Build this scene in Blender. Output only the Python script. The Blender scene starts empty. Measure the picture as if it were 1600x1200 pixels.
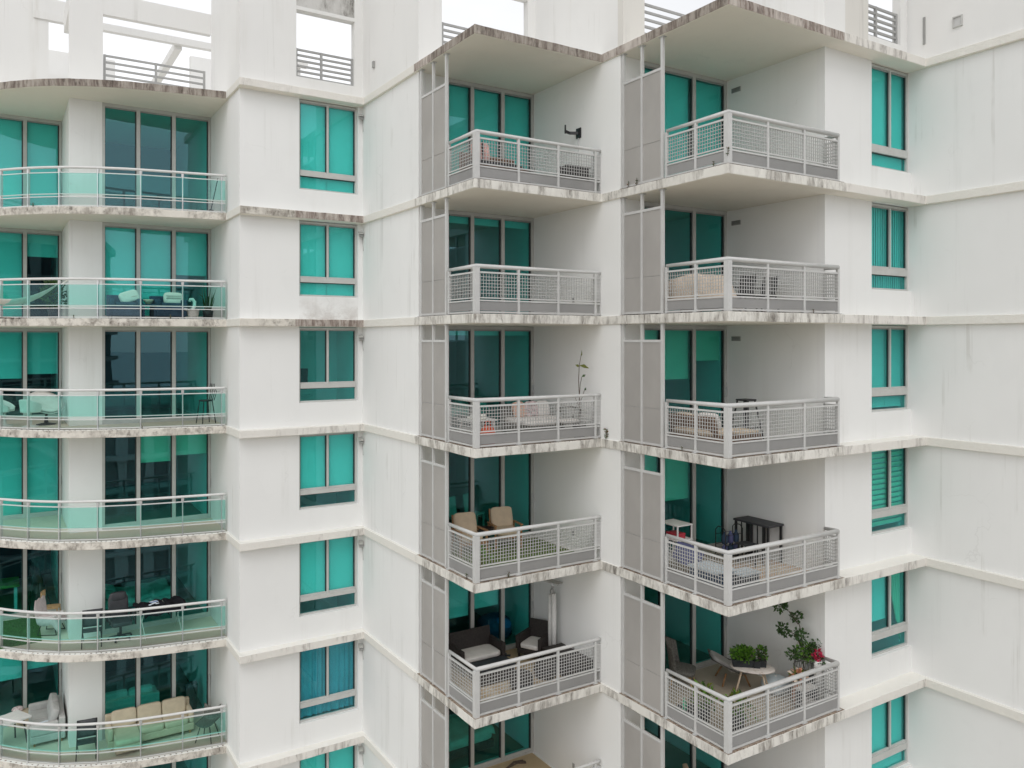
import bpy, math, random
from math import sin, cos, pi, radians, sqrt
from mathutils import Vector, Matrix
random.seed(7)
sc = bpy.context.scene
COL = sc.collection

# ------------------------------------------------------------------ levels
CZ = 40.0                                            # the camera hovers 40 m above the ground
Z = [CZ + v for v in (6.816, 3.397, 0.397, -2.603, -5.603, -8.603, -11.603, -14.603, -17.603)]
TH = 0.21                                            # slab thickness
def F(s): return Z[s] + TH + 0.006                   # floor finish of storey s

# ------------------------------------------------------------------ materials
MATS = {}
class NT:
    def __init__(self, name):
        m = bpy.data.materials.new(name); m.use_nodes = True
        self.m = m; self.t = m.node_tree; self.t.nodes.clear()
        self.out = self.t.nodes.new('ShaderNodeOutputMaterial'); MATS[name] = m
    def n(self, typ, **kw):
        o = self.t.nodes.new('ShaderNode' + typ)
        for k, v in kw.items():
            if k.startswith('i_'):
                key = k[2:].replace('_', ' ')
                o.inputs[key].default_value = v
            else: setattr(o, k, v)
        return o
    def l(self, a, b): self.t.links.new(a, b)
    def math(self, op, a, b=None, clamp=False):
        o = self.n('Math', operation=op, use_clamp=clamp)
        for i, x in enumerate((a, b)):
            if x is None: continue
            if hasattr(x, 'links'): self.l(x, o.inputs[i])
            else: o.inputs[i].default_value = x
        return o.outputs[0]
    def mix(self, f, a, b, mode='MIX'):
        o = self.n('Mix', data_type='RGBA', blend_type=mode)
        for s, x in ((o.inputs[0], f), (o.inputs[6], a), (o.inputs[7], b)):
            if hasattr(x, 'links'): self.l(x, s)
            elif isinstance(x, (int, float)): s.default_value = x
            else: s.default_value = (*x, 1)
        return o.outputs[2]
    def pos(self, sx=1, sy=1, sz=1, obj=False):
        if obj: src = self.n('TexCoord').outputs['Object']
        else: src = self.n('NewGeometry').outputs['Position']
        mp = self.n('Mapping'); mp.inputs['Scale'].default_value = (sx, sy, sz)
        self.l(src, mp.inputs[0]); return mp.outputs[0]
    def noise(self, vec, scale=1, detail=4, rough=.6):
        o = self.n('TexNoise'); o.inputs['Scale'].default_value = scale
        o.inputs['Detail'].default_value = detail; o.inputs['Roughness'].default_value = rough
        self.l(vec, o.inputs['Vector']); return o.outputs['Fac']
    def ramp(self, f, a, b):
        o = self.n('MapRange'); o.interpolation_type = 'SMOOTHSTEP'
        self.l(f, o.inputs[0]); o.inputs[1].default_value = a; o.inputs[2].default_value = b
        return o.outputs[0]
    def bsdf(self, col, rough=.6, metal=0, bump=None, bs=.2, bd=.01, spec=.5):
        p = self.n('BsdfPrincipled'); p.inputs['Metallic'].default_value = metal
        p.inputs['Specular IOR Level'].default_value = spec
        if hasattr(col, 'links'): self.l(col, p.inputs['Base Color'])
        else: p.inputs['Base Color'].default_value = (*col, 1)
        if hasattr(rough, 'links'): self.l(rough, p.inputs['Roughness'])
        else: p.inputs['Roughness'].default_value = rough
        if bump is not None:
            b = self.n('Bump'); b.inputs['Strength'].default_value = bs; b.inputs['Distance'].default_value = bd
            self.l(bump, b.inputs['Height']); self.l(b.outputs[0], p.inputs['Normal'])
        return p
    def done(self, sh): self.l(sh.outputs[0], self.out.inputs[0]); return self.m

def simple(name, col, rough=.55, metal=0, var=.12, scale=8, spec=.5, bump=.15, bd=.004):
    t = NT(name); v = t.pos(obj=True)
    nz = t.noise(v, scale, 4)
    dark = tuple(c * (1 - var) for c in col); lite = tuple(min(1, c * (1 + var)) for c in col)
    c = t.mix(t.ramp(nz, .3, .7), dark, lite)
    fine = t.noise(v, scale * 12, 2)
    return t.done(t.bsdf(c, rough, metal, fine, bump, bd, spec))

def stucco(name, col, stain=.10, bottom=None, streak_col=(.50, .49, .45)):
    t = NT(name)
    big = t.noise(t.pos(.35, .35, .25), 1, 3)
    streak = t.noise(t.pos(2.2, 2.2, .10), 1, 5, .65)
    blot = t.noise(t.pos(.6, .6, .35), 1, 4, .6)
    c = t.mix(t.ramp(big, .35, .65), tuple(x * .965 for x in col), col)
    f = t.math('MULTIPLY', t.ramp(streak, .50, .78), t.ramp(blot, .40, .62))
    f = t.math('MULTIPLY', f, stain * 3)
    c = t.mix(f, c, streak_col)
    speck = t.noise(t.pos(1, 1, 1), 7, 6, .75)
    c = t.mix(t.math('MULTIPLY', t.ramp(speck, .68, .80), .25), c, (.42, .40, .36))
    run = t.noise(t.pos(6.5, 6.5, .16), 1, 5, .6); rz = t.noise(t.pos(.9, .9, .55), 1, 3)
    c = t.mix(t.math('MULTIPLY', t.math('MULTIPLY', t.ramp(run, .57, .68), t.ramp(rz, .50, .66)), min(.5, stain * 2.2)), c, (.56, .55, .52))
    vo = t.n('TexVoronoi', feature='DISTANCE_TO_EDGE'); vo.inputs['Scale'].default_value = .55
    wv = t.n('TexNoise'); wv.inputs['Scale'].default_value = 2.2; wv.inputs['Detail'].default_value = 6
    gp = t.n('NewGeometry').outputs['Position']; t.l(gp, wv.inputs['Vector'])
    ad = t.n('VectorMath', operation='MULTIPLY_ADD'); t.l(wv.outputs['Color'], ad.inputs[0]); ad.inputs[1].default_value = (.7, .7, .7); t.l(gp, ad.inputs[2]); t.l(ad.outputs[0], vo.inputs['Vector'])
    ck = t.math('MULTIPLY', t.math('SUBTRACT', 1.0, t.ramp(vo.outputs['Distance'], .0, .010)), t.ramp(blot, .55, .66))
    c = t.mix(t.math('MULTIPLY', ck, .16), c, (.42, .41, .39))
    patch = t.noise(t.pos(.8, .8, .8), 1, 2); c = t.mix(t.math('MULTIPLY', t.ramp(patch, .60, .615), .035), c, (.60, .60, .60))
    if bottom:                                     # a water stain with a shape of its own, rising from a ledge
        z0, h, scol = bottom
        sep = t.n('SeparateXYZ'); t.l(t.n('NewGeometry').outputs['Position'], sep.inputs[0])
        g = t.math('SUBTRACT', 1.0, t.math('DIVIDE', t.math('SUBTRACT', sep.outputs[2], z0), h), True)
        nn = t.noise(t.pos(2.0, 2.0, 2.6), 1, 5, .7)
        g = t.math('MULTIPLY', g, t.ramp(nn, .36, .70))
        c = t.mix(t.math('MULTIPLY', g, .55), c, scol)
    fine = t.noise(t.pos(1, 1, 1), 45, 3)
    return t.done(t.bsdf(c, .75, 0, fine, .25, .004, .3))

def edge_mat(name, amt, col=(.74, .71, .66), dirt=(.13, .12, .11), sx=5.0, sz=1.0, lo=.42, hi=.60, mid=(.40, .37, .34)):
    t = NT(name)
    wob = t.n('TexNoise'); wob.inputs['Scale'].default_value = 1.7; wob.inputs['Detail'].default_value = 3
    base = t.n('NewGeometry').outputs['Position']; t.l(base, wob.inputs['Vector'])
    off = t.n('VectorMath', operation='MULTIPLY_ADD'); t.l(wob.outputs['Color'], off.inputs[0]); off.inputs[1].default_value = (.14, .14, .06); t.l(base, off.inputs[2])
    def warp(a, b, c):
        mp = t.n('Mapping'); mp.inputs['Scale'].default_value = (a, b, c); t.l(off.outputs[0], mp.inputs[0]); return mp.outputs[0]
    a = t.noise(warp(sx, sx, sz), 1, 7, .70)
    a2 = t.noise(warp(sx * 2.7, sx * 2.7, sz * 1.3), 1, 5, .7)
    b = t.noise(t.pos(.75, .75, .4), 1, 4, .6)
    f = t.math('MULTIPLY', t.ramp(a, lo, hi), t.math('ADD', t.math('MULTIPLY', t.ramp(a2, .38, .62), .7), .3))
    zone = t.ramp(b, .60 - .20 * amt, .67 - .15 * amt)
    f = t.math('MULTIPLY', f, zone)
    c = t.mix(t.math('MULTIPLY', f, min(1, amt * 1.1)), col, mid)
    c_ = t.noise(warp(11, 11, 3.2), 1, 7, .75)
    g = t.math('MULTIPLY', t.ramp(c_, .46, .70), f)
    c = t.mix(t.math('MULTIPLY', g, min(1, amt * 1.1)), c, dirt)
    sp = t.noise(t.pos(9, 9, 9), 1, 6, .8)
    c = t.mix(t.math('MULTIPLY', t.ramp(sp, .62, .74), min(.6, amt * .6)), c, dirt)
    pale = t.noise(t.pos(5, 5, 2), 1, 5)
    c = t.mix(t.math('MULTIPLY', t.ramp(pale, .58, .68), .40), c, tuple(min(.85, x * 1.12) for x in col))
    h = t.noise(t.pos(6, 6, 6), 1, 6, .7)
    return t.done(t.bsdf(c, .85, 0, h, .6, .03, .25))

def glass(name, tint, refl=.045, wav=.0):
    t = NT(name)
    tr = t.n('BsdfTransparent'); tr.inputs[0].default_value = (*tint, 1)
    gl = t.n('BsdfGlossy'); gl.inputs['Roughness'].default_value = .004
    gl.inputs[0].default_value = (.62, .86, 1.0, 1)
    lw = t.n('LayerWeight'); lw.inputs[0].default_value = .5
    f = t.math('POWER', lw.outputs['Facing'], 5.0)
    f = t.math('ADD', t.math('MULTIPLY', f, 1 - refl), refl, True)
    bn = t.noise(t.pos(.9, .9, .5), 1, 1)
    b = t.n('Bump'); b.inputs['Strength'].default_value = .10; b.inputs['Distance'].default_value = .02
    t.l(bn, b.inputs['Height']); t.l(b.outputs[0], gl.inputs['Normal'])
    mx = t.n('MixShader'); t.l(f, mx.inputs[0]); t.l(tr.outputs[0], mx.inputs[1]); t.l(gl.outputs[0], mx.inputs[2])
    return t.done(mx)

def frosted(name, col, trans=.3):
    t = NT(name)
    d = t.n('BsdfDiffuse'); g = t.n('BsdfTranslucent'); gl = t.n('BsdfGlossy')
    nz = t.noise(t.pos(.7, .7, .5), 1, 4)
    c = t.mix(t.ramp(nz, .3, .7), tuple(x * .93 for x in col), tuple(x * 1.05 for x in col))
    t.l(c, d.inputs[0]); t.l(c, g.inputs[0]); gl.inputs['Roughness'].default_value = .25
    m1 = t.n('MixShader'); m1.inputs[0].default_value = trans
    t.l(d.outputs[0], m1.inputs[1]); t.l(g.outputs[0], m1.inputs[2])
    m2 = t.n('MixShader'); m2.inputs[0].default_value = .04
    t.l(m1.outputs[0], m2.inputs[1]); t.l(gl.outputs[0], m2.inputs[2])
    return t.done(m2)

WHITE = (.83, .83, .82)
stucco('wall', WHITE, .10)
stucco('wall_stained', WHITE, .12, (Z[2] + TH, .75, (.36, .31, .28)))
stucco('wall_side', (.815, .815, .805), .26, None, (.60, .60, .58))
stucco('wall_balcony', (.86, .86, .845), .04)
stucco('wall_roof', (.80, .795, .78), .16, None, (.55, .52, .46))
stucco('wall_grimy', (.70, .68, .64), .42, None, (.30, .28, .26))
stucco('soffit', (.84, .80, .72), .04)
edge_mat('edge_clean', .10, (.76, .74, .69))
edge_mat('edge_light', .75, (.76, .735, .69), sx=5, sz=.9)
edge_mat('edge_mottled', 1.3, (.72, .685, .62), (.12, .105, .09), sx=2.4, sz=3.0, lo=.38, hi=.56, mid=(.36, .33, .29))
edge_mat('edge_streaky', 1.40, (.76, .74, .69), (.11, .10, .09), sx=3.2, sz=.9, lo=.40, hi=.60, mid=(.36, .335, .30))
edge_mat('edge_heavy', 1.9, (.46, .42, .37), (.07, .057, .048), sx=3.6, sz=.6, lo=.24, hi=.48, mid=(.185, .15, .128))
edge_mat('edge_brown', 1.5, (.58, .53, .48), (.09, .07, .06), sx=3.4, sz=.9, lo=.32, hi=.52, mid=(.24, .19, .165))
edge_mat('ledge_top', .22, (.80, .785, .74), (.30, .26, .22), sx=1.6, sz=1.6, lo=.5, hi=.66, mid=(.55, .50, .44))
edge_mat('ledge_dirty', 1.5, (.42, .35, .28), (.07, .05, .038), sx=3.0, sz=3, lo=.38, hi=.54, mid=(.24, .18, .14))
edge_mat('beam_grimy', 1.2, (.60, .59, .57), (.12, .11, .10), sx=2.6, sz=2.0, lo=.36, hi=.52, mid=(.34, .33, .31))
edge_mat('floor_gold', .35, (.52, .40, .25), (.24, .18, .11), sx=1.6, sz=1.6, lo=.45, hi=.7, mid=(.42, .33, .22))
edge_mat('floor_pale', .3, (.64, .60, .50), (.35, .31, .25), sx=1.6, sz=1.6, lo=.45, hi=.7, mid=(.5, .46, .38))
edge_mat('floor_tan', .35, (.52, .45, .36), (.26, .2, .14), sx=1.6, sz=1.6, lo=.45, hi=.7, mid=(.42, .35, .27))
edge_mat('floor_grey', .3, (.60, .57, .51), (.3, .27, .23), sx=1.6, sz=1.6, lo=.45, hi=.7, mid=(.42, .39, .34))
simple('alu', (.52, .52, .50), .42, .0, .05, 3)
simple('alu_dark', (.33, .33, .32), .45, .0, .06, 3)
simple('gasket', (.03, .04, .04), .5)
simple('rail_white', (.56, .56, .55), .38, 0, .05, 3)
simple('mesh_wire', (.44, .44, .43), .45, 0, .05, 3)
simple('rail_grey', (.50, .50, .49), .40, 0, .06, 3)
simple('rail_bright', (.68, .68, .67), .35, 0, .03, 3)
simple('steel', (.62, .62, .62), .3, .5, .05, 3)
simple('roof_rail', (.36, .36, .355), .5, 0, .06, 3)
frosted('kick_panel', (.46, .455, .45), .40)
glass('kick_glass', (.86, .86, .85), .03)
frosted('screen_panel', (.57, .55, .525), .38)
glass('pane', (.50, .925, .895), .060)
glass('rail_glass', (.74, .968, .928), .024)
simple('blind', (.84, .84, .82), .8, 0, .02, 2)
simple('blind_warm', (.74, .76, .58), .8, 0, .04, 2)
simple('curtain_blue', (.36, .42, .58), .8, 0, .08, 2)
simple('room_wall', (.84, .84, .82), .8, 0, .03, 1)
simple('room_dark', (.035, .05, .075), .8, 0, .1, 1)  # back walls near-black navy: the dimness of deep rooms is put into the colour
simple('room_floor', (.22, .20, .18), .5, 0, .1, 1)
simple('black_metal', (.022, .022, .024), .42, 0, .2)
simple('charcoal', (.05, .052, .058), .6, 0, .2)
simple('leather', (.035, .036, .042), .42, 0, .2)
simple('rattan_black', (.030, .024, .022), .6, 0, .35, 30, .5, .6, .01)
simple('rattan_brown', (.16, .085, .045), .65, 0, .35, 30, .5, .6, .01)
simple('wicker_grey', (.15, .145, .13), .7, 0, .35, 30, .5, .6, .01)
simple('cushion_white', (.72, .69, .66), .85, 0, .05, 5, .2)
simple('cushion_beige', (.62, .50, .37), .85, 0, .06, 5, .2)
simple('cushion_grey', (.50, .49, .48), .9, 0, .06, 6, .2)
simple('cushion_pink', (.72, .42, .38), .9, 0, .25, 9, .2)
simple('cushion_peach', (.70, .46, .36), .9, 0, .10, 9, .2)
simple('cushion_floral', (.62, .50, .50), .9, 0, .45, 14, .2)
simple('fabric_navy', (.05, .08, .13), .85, 0, .2, 6, .2)
simple('fabric_tan', (.56, .48, .36), .88, 0, .06, 5, .2)
simple('wood', (.36, .19, .085), .5, 0, .25, 12)
simple('wood_pale', (.55, .37, .19), .55, 0, .15, 12)
simple('white_paint', (.74, .73, .71), .45, 0, .05)
simple('canvas', (.66, .56, .46), .9, 0, .1, 4, .2)
simple('cotton', (.74, .74, .68), .9, 0, .06, 5, .2)
simple('blanket', (.54, .48, .48), .92, 0, .1, 6, .2)
simple('black_cloth', (.012, .012, .016), .9, 0, .3, 6, .2)
simple('print_white', (.72, .78, .86), .8, 0, .1)
simple('print_blue', (.10, .24, .60), .8, 0, .1)
simple('orange', (.72, .10, .03), .6, 0, .1)
simple('red', (.45, .03, .05), .5, 0, .1)
simple('blue_item', (.10, .11, .24), .6, 0, .2)
simple('terracotta', (.55, .24, .14), .7, 0, .2)
simple('pot_black', (.018, .022, .026), .5, 0, .2)
simple('soil', (.05, .035, .025), .95, 0, .3)
simple('bark', (.12, .09, .07), .9, 0, .3, 20)
def leafm(name, col):
    t = NT(name); nz = t.noise(t.pos(1, 1, 1), 5, 3)
    c = t.mix(t.ramp(nz, .3, .7), tuple(x * .6 for x in col), tuple(x * 1.5 for x in col))
    p = t.bsdf(c, .5); tr = t.n('BsdfTranslucent'); t.l(t.mix(.5, c, tuple(min(1, x * 2.2) for x in col)), tr.inputs[0])
    m = t.n('MixShader'); m.inputs[0].default_value = .4; t.l(p.outputs[0], m.inputs[1]); t.l(tr.outputs[0], m.inputs[2]); return t.done(m)
leafm('leaf', (.055, .11, .03)); leafm('leaf_dark', (.045, .095, .03)); leafm('leaf_bright', (.14, .30, .035)); leafm('leaf_olive', (.15, .17, .03))
simple('petal', (.45, .012, .06), .7, 0, .3)
simple('moss', (.16, .075, .035), .95, 0, .4, 10)
simple('turf', (.04, .14, .02), .9, 0, .4, 20)
simple('grass_mat', (.12, .19, .03), .95, 0, .35, 9)
simple('dark_item', (.02, .022, .02), .5)
simple('green_glass', (.1, .55, .3), .2)
simple('bluewhite', (.55, .62, .66), .7, 0, .1)
def rug_mat(name, a, b, sc_=18):
    t = NT(name); w = t.n('TexWave'); w.inputs['Scale'].default_value = sc_ * .12; w.inputs['Distortion'].default_value = .4
    t.l(t.pos(0.3, 6, 1, True), w.inputs[0]); nz = t.noise(t.pos(1, 1, 1, True), 6, 5)
    c = t.mix(t.ramp(w.outputs['Fac'], .3, .7), a, b); c = t.mix(t.math('MULTIPLY', t.ramp(nz, .5, .7), .5), c, tuple(x * .7 for x in a))
    return t.done(t.bsdf(c, .95, 0, nz, .3, .01, .1))
rug_mat('rug_tan', (.58, .46, .32), (.66, .56, .43))
rug_mat('rug_peach', (.60, .44, .32), (.66, .55, .43), 7)
def tabletop_mat():
    t = NT('tabletop'); nz = t.noise(t.pos(1, 1, 1, True), 9, 5)
    return t.done(t.bsdf(t.mix(t.ramp(nz, .52, .7), (.68, .62, .57), (.48, .40, .35)), .45, 0, nz, .05, .003))
tabletop_mat()

# ------------------------------------------------------------------ mesh builder
class MB:
    def __init__(s): s.v = []; s.f = []; s.m = []; s.sm = []; s.names = []
    def mi(s, m):
        if m not in s.names: s.names.append(m)
        return s.names.index(m)
    def add(s, vs, fs, m, smooth=False):
        o = len(s.v); s.v += [tuple(v) for v in vs]; k = s.mi(m)
        for f in fs: s.f.append(tuple(i + o for i in f)); s.m.append(k); s.sm.append(smooth)
        return s
    def box(s, x0, x1, y0, y1, z0, z1, m):
        v = [(x, y, z) for z in (z0, z1) for x, y in ((x0, y0), (x1, y0), (x1, y1), (x0, y1))]
        return s.add(v, [(3, 2, 1, 0), (4, 5, 6, 7), (0, 1, 5, 4), (1, 2, 6, 5), (2, 3, 7, 6), (3, 0, 4, 7)], m)
    def obox(s, c, size, rot, m):                  # rot: Euler triple
        R = Matrix.Rotation(rot[2], 3, 'Z') @ Matrix.Rotation(rot[1], 3, 'Y') @ Matrix.Rotation(rot[0], 3, 'X')
        a, b, d = (q / 2 for q in size); c = Vector(c)
        v = [c + R @ Vector((x, y, z)) for z in (-d, d) for x, y in ((-a, -b), (a, -b), (a, b), (-a, b))]
        return s.add(v, [(3, 2, 1, 0), (4, 5, 6, 7), (0, 1, 5, 4), (1, 2, 6, 5), (2, 3, 7, 6), (3, 0, 4, 7)], m)
    def bar(s, p, q, w, h, m):                     # w horizontal, h vertical (or depth if the bar is upright)
        p, q = Vector(p), Vector(q); d = (q - p).normalized()
        up = Vector((0, 0, 1)) if abs(d.z) < .95 else Vector((0, 1, 0))
        a = d.cross(up).normalized(); b = a.cross(d).normalized()
        v = [e + a * i * w / 2 + b * j * h / 2 for e in (p, q) for i, j in ((-1, -1), (1, -1), (1, 1), (-1, 1))]
        return s.add(v, [(0, 1, 2, 3), (7, 6, 5, 4), (0, 4, 5, 1), (1, 5, 6, 2), (2, 6, 7, 3), (3, 7, 4, 0)], m)
    def tube(s, pts, r, m, n=8, r1=None):
        pts = [Vector(p) for p in pts]; vs = []; fs = []; k = len(pts)
        prev = None
        for i, p in enumerate(pts):
            t = (pts[min(i + 1, k - 1)] - pts[max(i - 1, 0)]).normalized()
            if prev is None:
                up = Vector((0, 0, 1)) if abs(t.z) < .9 else Vector((1, 0, 0))
                a = t.cross(up).normalized()
            else: a = (prev - t * prev.dot(t)).normalized()
            prev = a; b = t.cross(a); g = 1.0
            if 0 < i < k - 1:
                d1 = (p - pts[i - 1]).normalized(); g = 1 / max(.5, sqrt(max(0.1, (1 + d1.dot((pts[i + 1] - p).normalized())) / 2)))
            rr = r if r1 is None else r + (r1 - r) * i / (k - 1)
            for j in range(n):
                an = 2 * pi * j / n; e = a * cos(an) + b * sin(an)
                vs.append(p + e * rr * (g if n > 3 else 1))
        for i in range(k - 1):
            for j in range(n):
                fs.append((i * n + j, i * n + (j + 1) % n, (i + 1) * n + (j + 1) % n, (i + 1) * n + j))
        s.add(vs, fs, m, True)
        o = len(s.v) - len(vs)
        kk = s.mi(m)
        s.f.append(tuple(o + j for j in reversed(range(n)))); s.m.append(kk); s.sm.append(False)
        s.f.append(tuple(o + (k - 1) * n + j for j in range(n))); s.m.append(kk); s.sm.append(False)
        return s
    def lathe(s, prof, c, m, n=20, smooth=True, sx=1, sy=1):
        vs = []; fs = []; k = len(prof)
        for r, z in prof:
            for j in range(n): vs.append((c[0] + r * sx * cos(2 * pi * j / n), c[1] + r * sy * sin(2 * pi * j / n), c[2] + z))
        for i in range(k - 1):
            for j in range(n): fs.append((i * n + j, i * n + (j + 1) % n, (i + 1) * n + (j + 1) % n, (i + 1) * n + j))
        fs.append(tuple(reversed(range(n)))); fs.append(tuple((k - 1) * n + j for j in range(n)))
        return s.add(vs, fs, m, smooth)
    def pillow(s, c, size, m, rot=(0, 0, 0), e=.45, nu=20, nv=12, lump=.0):
        R = Matrix.Rotation(rot[2], 3, 'Z') @ Matrix.Rotation(rot[1], 3, 'Y') @ Matrix.Rotation(rot[0], 3, 'X')
        sg = lambda v, q: math.copysign(abs(v) ** q, v); vs = []; fs = []; c = Vector(c)
        for i in range(nv + 1):
            ph = -pi / 2 + pi * i / nv
            for j in range(nu):
                th = 2 * pi * j / nu
                p = Vector((size[0] / 2 * sg(cos(ph), e) * sg(cos(th), e), size[1] / 2 * sg(cos(ph), e) * sg(sin(th), e), size[2] / 2 * sg(sin(ph), e)))
                if lump: p *= 1 + random.uniform(-lump, lump)
                vs.append(c + R @ p)
        for i in range(nv):
            for j in range(nu): fs.append((i * nu + j, i * nu + (j + 1) % nu, (i + 1) * nu + (j + 1) % nu, (i + 1) * nu + j))
        return s.add(vs, fs, m, True)
    def leaf(s, p, d, n, L, W, m):
        p, d = Vector(p), Vector(d).normalized(); n = Vector(n); a = d.cross(n)
        if a.length < 1e-4: a = d.cross(Vector((.3, .5, .8)))
        a.normalize(); nn = a.cross(d)
        q = [p, p + d * L * .45 + a * W / 2 + nn * L * .06, p + d * L - nn * L * .08, p + d * L * .45 - a * W / 2 + nn * L * .06, p + d * L * .5 - nn * L * .02]
        return s.add(q, [(0, 1, 4), (1, 2, 4), (2, 3, 4), (3, 0, 4)], m, False)
    def foliage(s, c, rad, n, L, ms, up=.3, W=.55):
        c = Vector(c)
        for _ in range(n):
            d = Vector((random.gauss(0, 1), random.gauss(0, 1), random.gauss(0, 1))).normalized()
            r = random.random() ** .45
            p = c + Vector((d.x * rad[0] * r, d.y * rad[1] * r, d.z * rad[2] * r))
            dd = (d + Vector((0, 0, up)) + Vector((random.uniform(-.6, .6), random.uniform(-.6, .6), random.uniform(-.6, .6))))
            nv = Vector((random.uniform(-1, 1), random.uniform(-1, 1), random.uniform(.2, 1)))
            l = L * random.uniform(.6, 1.25); s.leaf(p, dd, nv, l, l * W, random.choice(ms))
        return s
    def sheet(s, fn, nu, nv, m, th=0.0):           # fn(u,v)->point
        vs = [fn(i / nu, j / nv) for i in range(nu + 1) for j in range(nv + 1)]
        fs = [(i * (nv + 1) + j, (i + 1) * (nv + 1) + j, (i + 1) * (nv + 1) + j + 1, i * (nv + 1) + j + 1) for i in range(nu) for j in range(nv)]
        return s.add(vs, fs, m, True)

def obj(name, mb, parent=None, bevel=0, seg=2, solid=0, loc=None):
    me = bpy.data.meshes.new(name); me.from_pydata(mb.v, [], mb.f)
    for n in mb.names: me.materials.append(MATS[n])
    me.polygons.foreach_set('material_index', mb.m); me.polygons.foreach_set('use_smooth', mb.sm); me.update()
    o = bpy.data.objects.new(name, me); COL.objects.link(o)
    if parent: o.parent = parent
    if loc: o.location = loc
    if solid:
        md = o.modifiers.new('solid', 'SOLIDIFY'); md.thickness = solid; md.offset = 0
    if bevel:
        md = o.modifiers.new('bevel', 'BEVEL'); md.width = bevel; md.segments = seg; md.limit_method = 'ANGLE'; md.angle_limit = radians(40)
    return o

def tag(o, label=None, cat=None, group=None, kind=None):
    if label: o['label'] = label
    if cat: o['category'] = cat
    if group: o['group'] = group
    if kind: o['kind'] = kind
    return o

def thing(name, label, cat, loc=(0, 0, 0), rz=0, group=None):
    o = bpy.data.objects.new(name, None); COL.objects.link(o); o.empty_display_size = .2
    o.location = loc; o.rotation_euler = (0, 0, radians(rz))
    return tag(o, label, cat, group)

def dup(root, loc, rz, label):
    r = root.copy(); COL.objects.link(r); r.location = loc; r.rotation_euler = (0, 0, radians(rz)); r['label'] = label
    for ch in list(root.children):
        c = ch.copy(); COL.objects.link(c); c.parent = r
        for g in list(ch.children):
            d = g.copy(); COL.objects.link(d); d.parent = c
    return r

# ================================================================== the building
BLD = thing('apartment_building', 'white high-rise apartment building with stepped balconies and teal windows', 'building')

# ---- slabs
ARC = [(-10.2, 8.2), (-10.12, 7.0), (-9.88, 5.8), (-9.45, 4.78), (-8.87, 3.97), (-8.15, 3.21), (-7.43, 2.66), (-6.7, 2.29), (-6.0, 2.03), (-5.2, 1.84), (-4.35, 1.68), (-3.49, 1.52)]
def spline(P, n=6):
    out = []
    for i in range(len(P) - 1):
        a, b, c, d = P[max(i - 1, 0)], P[i], P[i + 1], P[min(i + 2, len(P) - 1)]
        for k in range(n):
            t = k / n
            out.append(tuple(.5 * ((2 * b[j]) + (c[j] - a[j]) * t + (2 * a[j] - 5 * b[j] + 4 * c[j] - d[j]) * t * t + (3 * b[j] - a[j] - 3 * c[j] + d[j]) * t ** 3) for j in (0, 1)))
    return out + [P[-1]]
ARCS = spline(ARC)
def slab(k):
    z0, z1 = Z[k], Z[k] + TH
    seg = []                                        # (end point, material of the edge leading to it)
    roof = k == 0
    if roof: e = dict(arc='edge_heavy', c0='edge_clean', a0='edge_light', a1='edge_light', b0='edge_clean', b1='edge_brown', b2='edge_heavy', m='edge_heavy', r0='edge_brown', r1='edge_heavy', s0='edge_brown', s1='edge_light', w='edge_clean')
    else:
        e = dict(arc='edge_mottled', c0='edge_clean', a0='edge_light' if k > 2 else 'edge_mottled', a1={1: 'edge_brown', 2: 'edge_brown'}.get(k, 'edge_light'), b0='edge_clean', b1='edge_streaky', b2='edge_streaky', m='edge_streaky', r0='edge_streaky', r1='edge_streaky', s0='edge_streaky', s1='edge_light', w='edge_clean')
    pts = [((-10.2, 14), 'edge_clean')]
    for p in ARCS: pts.append((p, e['arc']))
    pts += [((-3.49, 0), e['c0']), ((-2.0, 0), e['a0']), ((0, 0), e['a1']), ((0, -3.35), e['b0']), ((0, -4.3), e['b1']), ((0, -6.46), e['b2']),
            ((3.576, -6.46), e['m']), ((3.576, -7.9), e['r0']), ((3.576, -10.54), e['r1']), ((7.35, -10.54), e['s0']), ((10.57, -10.54), e['s1']),
            ((10.57, -18), e['w']), ((15, -18), 'edge_clean'), ((15, 14), 'edge_clean')]
    ring = []; mats = []
    for i, (p, m) in enumerate(pts):
        q = pts[i - 1][0]
        L = math.dist(p, q); n = max(1, int(L / .22)) if (p[1] < 13 and q[1] < 13 and max(p[0], q[0]) < 11) else 1
        for j in range(n):
            t = j / n; ring.append((q[0] + (p[0] - q[0]) * t, q[1] + (p[1] - q[1]) * t)); mats.append(m)
    N = len(ring); mb = MB(); vs = []
    rnd = random.Random(k + 3)
    rough = [0.006 if 'clean' not in mats[i] and 'clean' not in mats[i - 1] else 0.0015 for i in range(N)]
    corner = lambda a: 0
    for i, (x, y) in enumerate(ring): vs.append((x + rnd.uniform(-1, 1) * rough[i], y + rnd.uniform(-1, 1) * rough[i], z0 + rnd.uniform(-.3, 1) * rough[i]))
    for i, (x, y) in enumerate(ring): vs.append((x + rnd.uniform(-1, 1) * rough[i], y + rnd.uniform(-1, 1) * rough[i], z1 - rnd.uniform(0, 1.2) * rough[i]))
    mb.add(vs, [], 'soffit')
    mb.f.append(tuple(reversed(range(N)))); mb.m.append(mb.mi('soffit')); mb.sm.append(False)
    mb.f.append(tuple(range(N, 2 * N))); mb.m.append(mb.mi('ledge_top')); mb.sm.append(False)
    for i in range(N):
        j = (i + 1) % N
        mb.f.append((i, j, N + j, N + i)); mb.m.append(mb.mi(mats[i])); mb.sm.append(False)
    obj('floor_slab', mb, BLD, bevel=.012, seg=2)
for k in range(0, 9): slab(k)

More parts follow.
